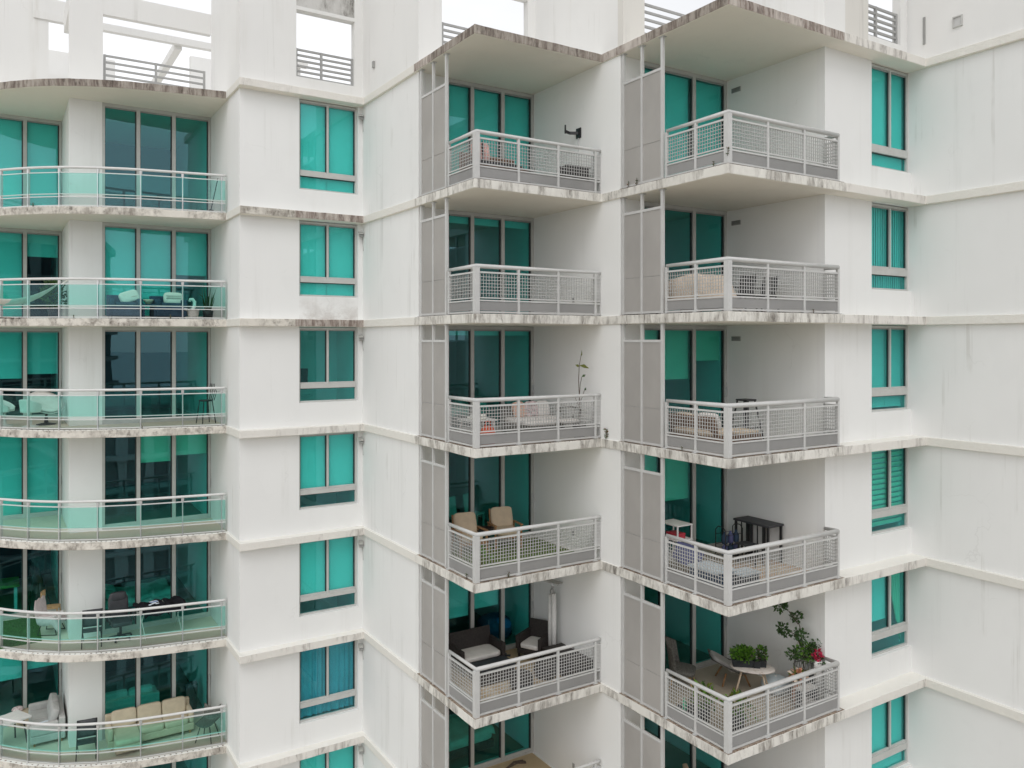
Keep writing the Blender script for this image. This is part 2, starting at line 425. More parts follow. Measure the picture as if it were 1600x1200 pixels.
# ---- balcony floor finishes (one per balcony)
for s in range(1, 8):
    z0, z1 = Z[s] + TH + .001, Z[s] + TH + .006
    mb = MB(); mb.box(.18, 3.56, -6.28, -3.42, z0, z1, 'floor_gold' if s > 4 else 'floor_grey'); obj('balcony_floor', mb, BLD)
    mb = MB(); fm = 'floor_tan' if s > 3 else 'floor_grey'; mb.box(3.76, 7.20, -10.36, -7.12, z0, z1, fm); mb.box(7.20, 7.24, -10.36, -10.12, z0, z1, fm); obj('balcony_floor', mb, BLD)
    mb = MB()
    inner = [(x + .16 * (0.5 if x < -7 else .1), y + .17) for x, y in ARCS if -9.5 < x < -3.5]
    poly = [(x, y, z1) for x, y in inner] + [(-3.43, 1.70, z1), (-3.43, 3.72, z1), (-7.22, 3.72, z1), (-7.26, 6.68, z1), (inner[0][0], 6.68, z1)]
    mb.add(poly, [tuple(range(len(poly)))], 'floor_pale'); obj('balcony_floor', mb, BLD)

# ---- weathered strips along the open balcony edges
for s in range(1, 8):
    z = Z[s] + TH + .004
    mb = MB(); mb.add([(.006, -3.5, z), (.006, -6.454, z), (.17, -6.29, z), (.17, -3.5, z)], [(0, 1, 2, 3)], 'ledge_dirty')
    mb.add([(.006, -6.454, z), (3.57, -6.454, z), (3.57, -6.29, z), (.17, -6.29, z)], [(0, 1, 2, 3)], 'ledge_dirty'); obj('ledge', mb, BLD)
    mb = MB(); mb.add([(3.582, -7.1, z), (3.582, -10.534, z), (3.75, -10.37, z), (3.75, -7.1, z)], [(0, 1, 2, 3)], 'ledge_dirty')
    mb.add([(3.582, -10.534, z), (7.36, -10.534, z), (7.36, -10.37, z), (3.75, -10.37, z)], [(0, 1, 2, 3)], 'ledge_dirty'); obj('ledge', mb, BLD)

# ---- walls
ZB, ZT = -1.0, Z[0] + .02
def wall(name, boxes):
    mb = MB()
    for b in boxes: mb.box(*b)
    return obj(name, mb, BLD)
WSILL = .86
def open_wall(x0, x1, wx0, wx1, y0, y1, main, special=None):
    bx = [(x0, wx0, y0, y1, ZB, ZT, main)]
    if wx1 < x1: bx.append((wx1, x1, y0, y1, ZB, ZT, main))
    bx.append((wx0, wx1, y0, y1, ZB, Z[8] + WSILL, main))
    for s in range(1, 9):
        m = special.get(s, main) if special else main
        bx.append((wx0, wx1, y0, y1, Z[s], Z[s] + WSILL, m))                    # spandrel under the window
    return wall('wall', bx)
open_wall(-3.42, .08, -1.79, -.05, .30, .52, 'wall', {2: 'wall_stained'})
open_wall(7.25, 10.68, 9.03, 10.68, -10.09, -9.87, 'wall')
wall('wall', [(-3.42, -3.22, .52, 9.0, ZB, ZT, 'wall_side')])                   # beside the curved balconies
wall('wall', [(.08, .28, -3.46, .30, ZB, ZT, 'wall_side'), (.08, .28, .30, 2, ZB, ZT, 'room_wall')])
wall('wall', [(3.62, 3.80, -7.12, 3, ZB, ZT, 'wall_balcony')])
wall('wall', [(.28, .90, -3.42, -3.28, ZB, ZT, 'wall_balcony')])
wall('wall', [(3.80, 4.33, -7.10, -6.96, ZB, ZT, 'wall_balcony')])
wall('wall', [(7.25, 7.43, -9.87, -2, ZB, ZT, 'wall_balcony')])
wall('wall', [(10.68, 10.90, -18, -3, ZB, ZT, 'wall_side')])
wall('wall', [(-7.23, -6.40, 3.75, 3.95, ZB, ZT, 'wall'), (-7.23, -7.03, 3.95, 9, ZB, ZT, 'wall_side')])

# ---- interior shells
def room(x0, x1, y0, y1, dark=False):
    mb = MB(); t = .05
    for s in range(1, 9):
        z0, z1 = Z[s] + TH + .002, Z[s - 1] - .002
        m = 'room_wall'
        mb.box(x0 - t, x0, y0, y1, z0, z1, m); mb.box(x1, x1 + t, y0, y1, z0, z1, m)
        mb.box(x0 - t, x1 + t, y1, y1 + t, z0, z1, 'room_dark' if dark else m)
        mb.box(x0, x1, y0 + .2, y1, z0, z0 + .004, 'room_floor')
    obj('interior_walls', mb, BLD)
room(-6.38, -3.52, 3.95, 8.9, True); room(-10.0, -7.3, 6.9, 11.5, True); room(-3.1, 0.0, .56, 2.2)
room(.34, 3.54, -3.25, 1.8, True); room(3.88, 7.15, -6.95, -2.2, True); room(7.55, 10.6, -9.8, -5.2)

# ---- glazing
def win(z0, z1, x0, x1, y, xm, blinds, drape=None, btype='roller', low=True, zr=None):
    """two-light window with a fixed lower light; y = outer face of the frame"""
    f = MB(); w = .055; d0, d1 = y, y + .09
    tz0, tz1 = zr
    f.box(x0, x0 + w, d0, d1, z0, z1, 'alu'); f.box(x1 - w, x1, d0, d1, z0, z1, 'alu')
    f.box(x0 + w, x1 - w, d0, d1, z1 - w, z1, 'alu'); f.box(x0 + w, x1 - w, d0, d1, z0, z0 + .05, 'alu')
    f.box(x0 + w, x1 - w, d0 - .025, d1, tz0, tz1, 'alu')
    f.box(xm - .03, xm + .03, d0 - .005, d1, tz1, z1 - w, 'alu')
    for a, b in ((x0 + w, xm - .03), (xm + .03, x1 - w)):                 # sashes
        f.box(a, b, d0 + .02, d1 - .02, tz1, tz1 + .05, 'alu'); f.box(a, b, d0 + .03, d1 - .02, z1 - w - .035, z1 - w, 'alu_dark')
        f.box(a, a + .022, d0 + .03, d1 - .02, tz1 + .05, z1 - w - .035, 'gasket'); f.box(b - .028, b, d0 + .03, d1 - .02, tz1 + .05, z1 - w - .035, 'gasket')
    f.box(x0 + w, x1 - w, d0 + .03, d1 - .02, tz0 - .02, tz0, 'gasket')
    wo = obj('window', f, BLD)
    yg = d0 + .055
    for a, b, c, d in ((x0 + w, xm - .03, tz1 + .05, z1 - w - .03), (xm + .03, x1 - w, tz1 + .05, z1 - w - .03), (x0 + w, x1 - w, z0 + .05, tz0)):
        g = MB(); g.box(a, b, yg, yg + .012, c, d, 'pane'); obj('pane', g, wo)
    blind_set(wo, [(x0 + w, xm, z0 + .05 if low else tz0 + .04, z1 - w), (xm, x1 - w, z0 + .05 if low else tz0 + .04, z1 - w)], yg + .07, blinds, btype)
    return wo
def blind_set(wo, cells, yb, fr, btype):
    for i, ((a, b, c, d), q) in enumerate(zip(cells, fr)):
        if q <= 0: continue
        zb = d - (d - c) * q; mb = MB(); yy = yb + .006 * i
        if btype == 'vertical':
            n = max(4, int((b - a) / .085))
            for k in range(n):
                x = a + (b - a) * (k + .5) / n
                mb.obox((x, yy + .03, (zb + d) / 2), (.088, .004, d - zb), (0, 0, radians(12 + random.uniform(-5, 5))), 'blind')
        elif btype == 'venetian':
            n = int((d - zb) / .055)
            for k in range(n): mb.obox(((a + b) / 2, yy + .03, d - (k + .5) * .055), (b - a - .02, .056, .003), (radians(66), 0, 0), 'blind')
        elif btype == 'zebra':
            n = int((d - zb) / .13)
            for k in range(n):
                z = d - k * .13; mb.box(a, b, yy, yy + .004, z - .085, z, 'blind_warm'); mb.box(a, b, yy + .05, yy + .054, z - .13, z - .04, 'blind')
        elif btype == 'curtain':
            n = int((b - a) / .02)
            mb.sheet(lambda u, v: (a + (b - a) * u, yy + .05 + .035 * sin(u * (b - a) * 34 + 1.3 * sin(u * 9)) + .01 * sin(v * 7), zb + (d - zb) * v), n, 8, 'curtain_blue')
        else:
            m = 'blind_warm' if btype == 'warm' else 'blind'
            mb.sheet(lambda u, v: (a + .01 + (b - a - .02) * u, yy + .006 * sin(u * 5 + i) * (1 - v), zb + (d - zb) * v), 8, 6, m)
            mb.box(a + .01, b - .01, yy - .01, yy + .015, zb - .025, zb, m)
        obj('curtain' if btype == 'curtain' else 'blind', mb, wo)

def sliding(z0, z1, y, xs, fr, btype='roller', door=None):
    """row of full-height sliding glass panels; xs = panel joints"""
    f = MB(); d0, d1 = y, y + .12; w = .07
    x0, x1 = xs[0], xs[-1]
    f.box(x0, x1, d0, d1, z1 - .09, z1, 'alu'); f.box(x0, x1, d0, d1, z0, z0 + .06, 'alu')
    f.box(x0, x0 + w, d0, d1, z0 + .06, z1 - .09, 'alu'); f.box(x1 - w, x1, d0, d1, z0 + .06, z1 - .09, 'alu')
    for i, x in enumerate(xs[1:-1]):
        f.box(x - .05, x + .05, d0 + (.0 if i % 2 else .012), d1 - .02, z0 + .06, z1 - .09, 'alu')
    cells = []
    for i in range(len(xs) - 1):
        a = xs[i] + (w if i == 0 else .05); b = xs[i + 1] - (w if i == len(xs) - 2 else .05)
        f.box(a, b, d0 + .03, d1 - .03, z0 + .06, z0 + .13, 'alu'); f.box(a, b, d0 + .03, d1 - .03, z1 - .13, z1 - .09, 'alu_dark')
        f.box(b - .035, b, d0 + .035, d1 - .03, z0 + .13, z1 - .13, 'gasket')
        f.box(a, a + .012, d0 + .035, d1 - .03, z0 + .13, z1 - .13, 'gasket')
        cells.append((a, b, z0 + .13, z1 - .12))
    do = obj('sliding_door', f, BLD)
    for a, b, c, d in cells:
        g = MB(); g.box(a, b, y + .06, y + .072, c - .01, d + .01, 'pane'); obj('pane', g, do)
    blind_set(do, cells, y + .16, fr, btype)
    h = MB(); h.box(xs[-1] - .05, xs[-1] - .025, y - .04, y, z0 + .95, z0 + 1.2, 'steel'); obj('handle', h, do)
    return do

A_B = {1: ([1, 1], 'roller', 1), 2: ([1, 1], 'roller', 1), 3: ([0, 0], 'roller', 1), 4: ([1, 1], 'roller', 0), 5: ([1, 1], 'roller', 0), 6: ([1, 1], 'curtain', 1), 7: ([1, 1], 'roller', 1)}
R_B = {1: ([1, 1], 'roller', 1), 2: ([1, 1], 'vertical', 1), 3: ([1, 1], 'venetian', 1), 4: ([1, 1], 'zebra', 1), 5: ([.62, .0], 'roller', 1), 6: ([1, 1], 'roller', 1), 7: ([1, 1], 'roller', 1)}
L_R = {1: [0, 0, 0], 2: [1, 1, .50], 3: [0, 0, 0], 4: [0, .33, .27], 5: [0, 0, 0], 6: [0, 0, 0], 7: [0, 0, 0]}
L_L = {1: [1, 1, 1], 2: [1, 1, .26], 3: [.55, .55, .5], 4: [1, 1, 1], 5: [0, 0, 0], 6: [.62, .60, .52], 7: [0, 0, 0]}
M_D = {1: [1, 1, 1, 1], 2: [.06] * 4, 3: [.04] * 4, 4: [0] * 4, 5: [.6, .6, .55, 0], 6: [0] * 4, 7: [0] * 4}
R_D = {1: [1, 1, 1], 2: [0, 0, 0], 3: [.48, .48, .3], 4: [.5, .5, 0], 5: [0, 0, 0], 6: [0, 0, 0], 7: [0, 0, 0]}
for s in range(1, 8):
    zc = Z[s - 1]; zf = Z[s] + TH
    b, t, low = A_B[s]
    win(Z[s] + WSILL, zc - .02, -1.79, -.05, .40, -.93, b, None, t, low, (Z[s] + 1.26, Z[s] + 1.38))
    b, t, low = R_B[s]
    win(Z[s] + WSILL, zc - .02, 9.03, 10.68, -10.0, 9.93, b, None, t, low, (Z[s] + 1.24, Z[s] + 1.40))
    sliding(zf, zc - .003, 3.76, [-6.40, -5.45, -4.48, -3.43], L_R[s], 'warm' if s == 4 else 'roller')
    sliding(zf, zc - .003, 6.70, [-10.0, -9.2, -8.22, -7.24], L_L[s])
    sliding(zf, zc - .003, -3.42, [.90, 1.68, 2.62, 3.61], M_D[s][1:])
    sliding(zf, zc - .003, -7.10, [4.33, 5.0, 6.08, 7.24], R_D[s], 'warm' if s in (3, 4) else 'roller')
# one loose drape pulled aside in a right-hand window
mb = MB(); zz = Z[5] + .95
mb.sheet(lambda u, v: (9.98 + .60 * u + .42 * (1 - v) * (1 - u) - .0, -9.84 + .03 * sin(u * 26) , zz + 2.1 - (2.1 - v * 0) * (1 - v) * (.72 + .28 * u)), 24, 16, 'blind_warm')
obj('curtain', mb, BLD.children[[c.name.split('.')[0] for c in BLD.children].index('window')])

# ---- privacy screens
def screen(x, ys, s):
    z0, z1 = Z[s] + TH, Z[s - 1]; zt = z1 - (.71 if s == 1 else .40)
    y0, ym, y1 = ys
    f = MB()
    for y, w in ((y0, .07), (ym, .06), (y1, .075)):
        f.box(x, x + .06, y - w / 2, y + w / 2, z0, z1 - .02, 'rail_white')
        f.box(x - .02, x + .08, y - .08, y + .08, z1 - .02, z1 - .004, 'rail_grey')
    for a, b in ((y0 - .035, ym + .03), (ym - .03, y1 + .0375)):
        f.box(x + .005, x + .05, b, a, zt - .03, zt + .03, 'rail_white'); f.box(x + .005, x + .05, b, a, z0 + .02, z0 + .07, 'rail_white')
    so = obj('privacy_screen', f, BLD)
    for a, b in ((y0 - .035, ym + .03), (ym - .03, y1 + .0375)):
        g = MB(); zm = z0 + (zt - z0) * .36
        g.box(x + .02, x + .032, b, a, z0 + .07, zm - .006, 'screen_panel'); g.box(x + .02, x + .032, b, a, zm + .006, zt - .03, 'screen_panel')
        g.box(x + .034, x + .040, b, a, zm - .012, zm + .012, 'rail_grey')
        obj('panel', g, so)
for s in range(1, 8):
    screen(.06, (-3.62, -4.28, -4.96), s)
    screen(3.63, (-7.19, -7.85, -8.53), s)

# ---- mesh balcony railings
def mesh_rail(s, runs, corner, ret=None):
    zf = Z[s] + TH
    pts = [r[0] for r in runs] + [runs[-1][1]]
    ro = bpy.data.objects.new('balcony_railing', None); COL.objects.link(ro); ro.parent = BLD
    posts = []; panels = []; kicks = []; frs = [MB() for _ in range(4)]
    for (p, q, nb) in runs:
        p, q = Vector((*p, 0)), Vector((*q, 0)); d = (q - p); L = d.length; d.normalize()
        for fr, (zz, w, h) in zip(frs, ((.04, .045, .04), (.30, .04, .032), (.36, .04, .028), (.93, .04, .038))):
            fr.bar(p + Vector((0, 0, zf + zz)), q + Vector((0, 0, zf + zz)), w, h, 'rail_white')
        for i in range(nb + 1): posts.append((p + d * L * i / nb, d, i in (0, nb)))
        for i in range(nb):
            a = p + d * (L * i / nb + .035); b = p + d * (L * (i + 1) / nb - .035); panels.append((a, b)); kicks.append((a, b))
    for fr in frs: obj('rail', fr, ro)
    h = MB(); hz = zf + 1.065
    hp = [Vector((*p, hz)) for p in pts]
    if ret: hp.append(Vector((*ret, hz)))
    h.tube(hp, .037, 'rail_white', 12); obj('handrail', h, ro)
    done = []
    for p, d, end in posts:
        if any((p - e).length < .02 for e in done): continue
        done.append(p); b = MB(); c = (p - Vector((*corner, 0))).length < .02
        w = .12 if c else .058
        b.box(p.x - w / 2, p.x + w / 2, p.y - w / 2, p.y + w / 2, zf - (.02 if c else 0), zf + 1.035, 'rail_white')
        if not c: b.box(p.x - .075, p.x + .075, p.y - .05, p.y + .05, zf, zf + .015, 'rail_grey')
        obj('post', b, ro)
    for a, b in panels:
        g = MB(); L = (b - a).length; d = (b - a).normalized(); z0, z1 = .385, .905
        n = round(L / .074)
        for i in range(1, n):
            c = a + d * L * i / n; g.bar(c + Vector((0, 0, zf + z0)), c + Vector((0, 0, zf + z1)), .0135, .012, 'mesh_wire')
        for i in range(1, 7):
            z = zf + z0 + (z1 - z0) * i / 7; g.bar(a + Vector((0, 0, z)), b + Vector((0, 0, z)), .010, .0135, 'mesh_wire')
        obj('mesh_panel', g, ro)
    for a, b in kicks:
        g = MB(); g.bar(a + Vector((0, 0, zf + .175)), b + Vector((0, 0, zf + .175)), .01, .205, 'kick_panel'); obj('kick_panel', g, ro)
    if ret:
        g = MB(); p = Vector((*pts[-1], zf)); q = Vector((*ret, zf))
        for zz in (.045, .30, .365, .93): g.bar(p + Vector((0, .035, zz)), q + Vector((0, 0, zz)), .04, .04, 'rail_grey')
        for c in (p + Vector((0, .035, 0)), q): g.bar(c + Vector((0, 0, .02)), c + Vector((0, 0, .95)), .04, .04, 'rail_grey')
        for i in range(1, 6):
            c = p + (q - p) * i / 6; g.bar(c + Vector((0, 0, .38)), c + Vector((0, 0, .91)), .0185, .012, 'rail_grey')
        for i in range(1, 7): g.bar(p + Vector((0, 0, .385 + .52 * i / 7)), q + Vector((0, 0, .385 + .52 * i / 7)), .010, .0185, 'rail_grey')
        obj('return_panel', g, ro)
for s in range(1, 8):
    mesh_rail(s, [((.09, -5.09), (.09, -6.37), 1), ((.09, -6.37), (3.44, -6.37), 3)], (.09, -6.37), (3.60, -6.37) )
    mesh_rail(s, [((3.665, -8.66), (3.665, -10.45), 2), ((3.665, -10.45), (7.22, -10.45), 3)], (3.665, -10.45), (7.22, -10.10))

# ---- curved glass railings
RP = []                                              # railing line: the slab edge moved inwards
for i, (x, y) in enumerate(ARCS):
    a = Vector(ARCS[max(i - 1, 0)]); b = Vector(ARCS[min(i + 1, len(ARCS) - 1)]); t = (b - a).normalized(); n = Vector((-t.y, t.x))
    p = Vector((x, y)) + n * .13
    if p.y < 7.6: RP.append(p)
RP[-1] = Vector((-3.46, 1.66))
def along(d):                                        # point at distance d from the right-hand end
    acc = 0
    for i in range(len(RP) - 1, 0, -1):
        L = (RP[i] - RP[i - 1]).length
        if acc + L >= d: return RP[i] + (RP[i - 1] - RP[i]) * ((d - acc) / L)
        acc += L
    return RP[0]
PD = [.12, 1.14, 2.2, 3.27, 4.27, 5.18, 6.1, 7.05, 8.0, 8.95]
POST = [along(d) for d in PD]
def curved_rail(s):
    zf = Z[s] + TH; v = lambda p, z: Vector((p.x, p.y, zf + z))
    full = [along(.02)] + POST
    ro = bpy.data.objects.new('glass_railing', None); COL.objects.link(ro); ro.parent = BLD
    for z, w, h in ((.035, .04, .03), (.275, .035, .022), (.35, .035, .024), (.925, .035, .026)):
        fr = MB()
        for a, b in zip(full, full[1:]): fr.bar(v(a, z), v(b, z), w, h, 'rail_bright')
        obj('rail', fr, ro)
    h = MB(); h.tube([v(p, 1.065) for p in reversed(RP)], .036, 'rail_bright', 10); obj('handrail', h, ro)
    for p, q in zip(POST, full):
        b = MB(); d = (q - p).normalized() if (q - p).length > 0 else Vector((1, 0))
        n = Vector((-d.y, d.x))
        an = math.atan2(d.y, d.x)
        b.obox((p.x, p.y, zf + .515), (.035, .075, 1.03), (0, 0, an), 'steel'); b.obox((p.x, p.y, zf + .98), (.07, .05, .10), (0, 0, an), 'rail_white')
        obj('post', b, ro)
    for a, b in zip(full, full[1:]):
        d = (b - a); L = d.length
        if L < .05: continue
        d /= L; o2 = Vector((-d.y, d.x)) * -.05 if (Vector((-d.y, d.x)).y > 0) else Vector((-d.y, d.x)) * .05; a2, b2 = a + o2 + d * min(.008, L * .2), b + o2 - d * min(.008, L * .2)
        g = MB(); g.bar(v(a2, .635), v(b2, .635), .010, .545, 'rail_glass'); obj('glass_panel', g, ro)
        g = MB(); g.bar(v(a2, .158), v(b2, .158), .008, .195, 'kick_glass'); obj('kick_panel', g, ro)
for s in range(1, 8): curved_rail(s)

# ---- roof storey
R0, RT = Z[0] + TH - .01, CZ + 12.5
BB, BT = CZ + 9.36, CZ + 9.98
OS = CZ + 7.40                                       # opening sill
wall('roof_parapet', [(-3.42, -1.87, .30, .55, R0, RT, 'wall_roof'), (-1.87, -.16, .30, .55, R0, OS, 'wall_roof'), (-.16, .08, .30, .55, R0, RT, 'wall_roof'),
                      (-1.87, -.16, .31, .54, BB + .012, BT, 'beam_grimy'), (-1.87, -.16, .29, .56, BB - .09, BB + .012, 'wall_roof')])
wall('roof_parapet', [(-3.42, -3.20, .55, 3.75, R0, RT, 'wall_roof')])
wall('roof_parapet', [(.08, .30, -3.46, .30, R0, RT, 'wall_roof'), (.30, .74, -3.46, -3.24, R0, RT, 'wall_roof'),
                      (.74, 3.40, -3.46, -3.24, R0, OS, 'wall_roof'), (3.40, 3.62, -3.46, -3.24, R0, RT, 'wall_roof'), (.74, 3.40, -3.45, -3.25, BB, BT, 'wall_roof')])
wall('roof_parapet', [(3.62, 3.84, -7.02, -3.24, R0, RT, 'wall_roof'), (3.62, 4.29, -7.22, -7.02, R0, RT, 'wall_grimy'), (4.29, 7.25, -7.2, -7.02, R0, OS - .1, 'wall_roof')])
wall('roof_parapet', [(7.25, 8.0, -10.09, -9.87, R0, RT, 'wall_roof'), (8.0, 8.90, -10.09, -9.87, R0, RT, 'wall_grimy'), (8.90, 10.22, -10.09, -9.87, R0, OS + .02, 'wall_roof'),
                      (10.22, 10.50, -10.09, -9.87, R0, RT, 'wall_roof'), (8.90, 10.22, -10.08, -9.88, BB + .3, BT + .3, 'wall_roof'), (7.25, 7.45, -9.87, -7.02, R0, RT, 'wall_roof')])
wall('roof_parapet', [(10.68, 10.9, -18, -9.9, R0, RT, 'wall_roof')])
wall('roof_parapet', [(-7.23, -6.38, 3.75, 3.98, R0, RT, 'wall_roof'), (-6.38, -3.42, 3.76, 3.97, BB - .02, BT - .02, 'wall_roof'), (-6.38, -3.42, 3.75, 3.98, R0, R0 + .08, 'wall_roof'), (-7.23, -7.0, 3.98, 6.0, BB - .02, BT - .02, 'wall_roof')])
wall('roof_parapet', [(-10.0, -7.60, 6.55, 6.8, R0, RT, 'wall_roof'), (-7.60, -6.6, 6.56, 6.79, CZ + 9.95, CZ + 10.5, 'wall_roof'), (-7.60, -6.6, 6.56, 6.79, CZ + 8.0, CZ + 8.2, 'wall_roof')])
# frame of the roof terrace behind the openings
wall('roof_frame', [(-8.0, .5, 6.5, 6.72, CZ + 9.83, CZ + 10.05, 'wall_roof'), (-3.95, -3.72, 6.72, 15, CZ + 9.72, CZ + 9.97, 'wall_roof'), (-9, .5, 15, 15.3, CZ + 9.6, CZ + 10.05, 'wall_roof'), (-.2, .3, 6.72, 7.2, R0, CZ + 9.83, 'wall_roof')])
wall('roof_frame', [(-9.0, -4.6, 17.0, 17.3, R0, CZ + 12.2, 'wall_roof'), (-4.6, -1.5, 17.0, 17.3, R0, CZ + 9.3, 'wall_roof'), (-1.5, 4.5, 17.0, 17.3, R0, CZ + 13, 'wall_roof')])
wall('roof_frame', [(1.3, 1.5, -1.5, 3.5, R0, CZ + 11, 'wall_roof')])
def roof_rail(p, q, z0, z1, nb, mid=None):
    f = MB(); p, q = Vector((*p, 0)), Vector((*q, 0)); d = (q - p).normalized()
    for i in range(nb): f.bar(p + Vector((0, 0, z0 + (z1 - z0) * i / (nb - 1))), q + Vector((0, 0, z0 + (z1 - z0) * i / (nb - 1))), .05, .055 , 'roof_rail')
    for t in (0, .5, 1) if mid is None else (0, mid, 1):
        c = p + (q - p) * t; f.bar(c + Vector((0, 0, z0 - .03)), c + Vector((0, 0, z1 + .03)), .06, .062, 'roof_rail')
    return obj('roof_railing', f, BLD)
ra = roof_rail((-1.84, .42), (-.19, .42), CZ + 7.44, CZ + 8.19, 6, .44)
roof_rail((-6.33, 3.86), (-3.60, 3.86), R0 + .25, CZ + 8.19, 6)
roof_rail((.80, -3.35), (3.36, -3.35), CZ + 7.44, CZ + 8.22, 6)
roof_rail((4.33, -7.10), (7.2, -7.10), CZ + 7.30, CZ + 8.2, 6)
rb = roof_rail((8.93, -9.98), (10.19, -9.98), CZ + 7.46, CZ + 8.2, 6, .33)
# small fittings on the walls
g = MB(); g.box(.02, .08, -.66, -.56, CZ + 7.72, CZ + 7.90, 'alu_dark'); obj('scupper', g, BLD)
g = MB(); y = -11.28
for a, b, c, d in ((-.12, .12, .10, .13), (-.12, .12, -.13, -.10), (-.12, -.09, -.10, .10), (.09, .12, -.10, .10)): g.box(10.64, 10.68, y + a, y + b, CZ + 7.72 + c, CZ + 7.72 + d, 'alu')
g.box(10.665, 10.68, y - .09, y + .09, CZ + 7.62, CZ + 7.82, 'rail_white'); obj('wall_box', g, BLD)
g = MB(); g.box(10.655, 10.68, -10.47, -10.41, CZ + 7.42, CZ + 8.1, 'alu_dark'); obj('wall_slot', g, BLD)
for s in range(1, 8):                                # flood lamp beside each bedroom window
    z = Z[s - 1] - .26; g = MB()
    g.obox((-.0, .2, z), (.14, .16, .035), (radians(20), 0, radians(-20)), 'alu'); g.obox((.01, .19, z - .07), (.12, .13, .05), (radians(35), 0, radians(-20)), 'alu_dark')
    g.bar((.05, .24, z - .02), (.08, .27, z - .05), .03, .03, 'alu')
    lo = obj('wall_lamp', g, BLD)
    c = MB(); c.tube([(.07, .26, z - .1), (.072, .24, z - .3), (.072, .2, z - .42 - .05 * (s % 3))], .006, 'alu_dark', 5); obj('cable', c, lo)
for s in (1, 2, 3):                                  # louvre on the balcony side wall
    z = Z[s - 1] - .34 if s > 1 else CZ + 6.50; g = MB()
    g.box(7.225, 7.25, -7.58, -7.28, z - .06, z + .06, 'rail_grey')
    for k in range(5): g.obox((7.218, -7.43, z - .045 + k * .0225), (.022, .28, .005), (0, radians(35), 0), 'alu_dark')
    obj('wall_vent', g, BLD)
for s in range(1, 8):
    g = MB(); g.box(3.605, 3.62, -5.3, -5.22, F(s) + .38, F(s) + .5, 'alu_dark'); obj('socket', g, BLD)

# ================================================================== things on the balconies
def add(parent, name, bevel=0, seg=2, solid=0):
    mb = MB(); return mb, lambda: obj(name, mb, parent, bevel, seg, solid)
def part(parent, name, fn, bevel=0, seg=2, solid=0):
    mb = MB(); fn(mb); return obj(name, mb, parent, bevel, seg, solid)

# ---------- M1 (top balcony of the middle column)
t = thing('tv_bracket', 'black swivel screen bracket bare on the side wall of the top middle balcony', 'wall bracket', (3.62, -5.49, CZ + 5.30))
part(t, 'wall_plate', lambda m: m.box(-.03, 0, -.10, .10, -.13, .13, 'black_metal'), .008)
part(t, 'arm', lambda m: (m.bar((-.03, 0, 0), (-.22, .12, 0), .05, .07, 'black_metal'), m.bar((-.22, .12, 0), (-.42, .02, 0), .05, .06, 'black_metal'), m.bar((-.42, .02, -.06), (-.42, .02, .16), .03, .03, 'black_metal')))
part(t, 'cable', lambda m: m.tube([(-.02, 0, -.12), (-.012, 0, -.5), (-.012, .0, -1.1)], .012, 'rail_white', 6))
def wicker_sofa(m): m.box(-.8, .8, -.38, .38, .02, .34, 'rattan_brown'); m.box(-.8, .8, .26, .38, .34, .66, 'rattan_brown')
t = thing('wicker_bench', 'brown wicker bench behind the mesh of the top middle balcony', 'bench', (.95, -5.72, F(1)), 0)
part(t, 'base', lambda m: m.box(-.75, .75, -.36, .36, .03, .42, 'rattan_brown'), .02)
part(t, 'backrest', lambda m: m.box(-.75, .75, .28, .38, .42, .80, 'rattan_brown'), .02)
part(t, 'cushion', lambda m: m.pillow((0, -.04, .47), (1.42, .62, .13), 'charcoal'))
t = thing('pink_pillow', 'pink square pillow on the brown wicker bench', 'pillow', (.52, -5.82, F(1) + .76), 0)
part(t, 'cover', lambda m: m.pillow((0, 0, 0), (.46, .17, .46), 'cushion_pink', (radians(-14), 0, 0)))
part(t, 'strap', lambda m: m.box(-.02, .02, -.13, -.085, -.22, .22, 'black_cloth'))
t = thing('planter_box', 'black wicker planter box by the wall at the railing end of the top middle balcony', 'planter box', (3.1, -6.0, F(1)), 0)
part(t, 'body', lambda m: m.box(-.36, .36, -.13, .13, .03, .66, 'rattan_black'), .01)
part(t, 'rim', lambda m: (m.box(-.38, .38, -.15, -.125, .64, .68, 'charcoal'), m.box(-.38, .38, .125, .15, .64, .68, 'charcoal')))

# ---------- M3
t = thing('side_table', 'small white slatted table at the screen end of the balcony with the orange bag', 'table', (.62, -5.5, F(3)))
part(t, 'tabletop', lambda m: [m.box(-.36, .36, -.34 + i * .14, -.22 + i * .14, .52, .55, 'white_paint') for i in range(5)])
for sx in (-1, 1):
    for sy in (-1, 1): part(t, 'leg', lambda m: m.bar((sx * .32, sy * .3, 0), (sx * .28, sy * .26, .52), .035, .035, 'white_paint'))
t = thing('folded_towel', 'folded cream towel lying on the small white slatted table', 'towel', (.55, -5.6, F(3) + .55))
part(t, 'cloth', lambda m: (m.pillow((0, 0, .035), (.46, .3, .07), 'cotton'), m.pillow((.02, -.02, .09), (.38, .26, .05), 'cotton', (0, 0, .2))))
t = thing('shopping_bag', 'bright orange bag standing on the balcony floor by the corner post', 'bag', (.58, -6.05, F(3)))
part(t, 'body', lambda m: m.lathe([(.13, 0), (.2, .05), (.19, .25), (.12, .42), (.03, .44)], (0, 0, 0), 'orange', 14))
part(t, 'handle', lambda m: m.tube([(-.08, 0, .4), (-.05, 0, .54), (.05, 0, .54), (.08, 0, .4)], .012, 'orange', 6))
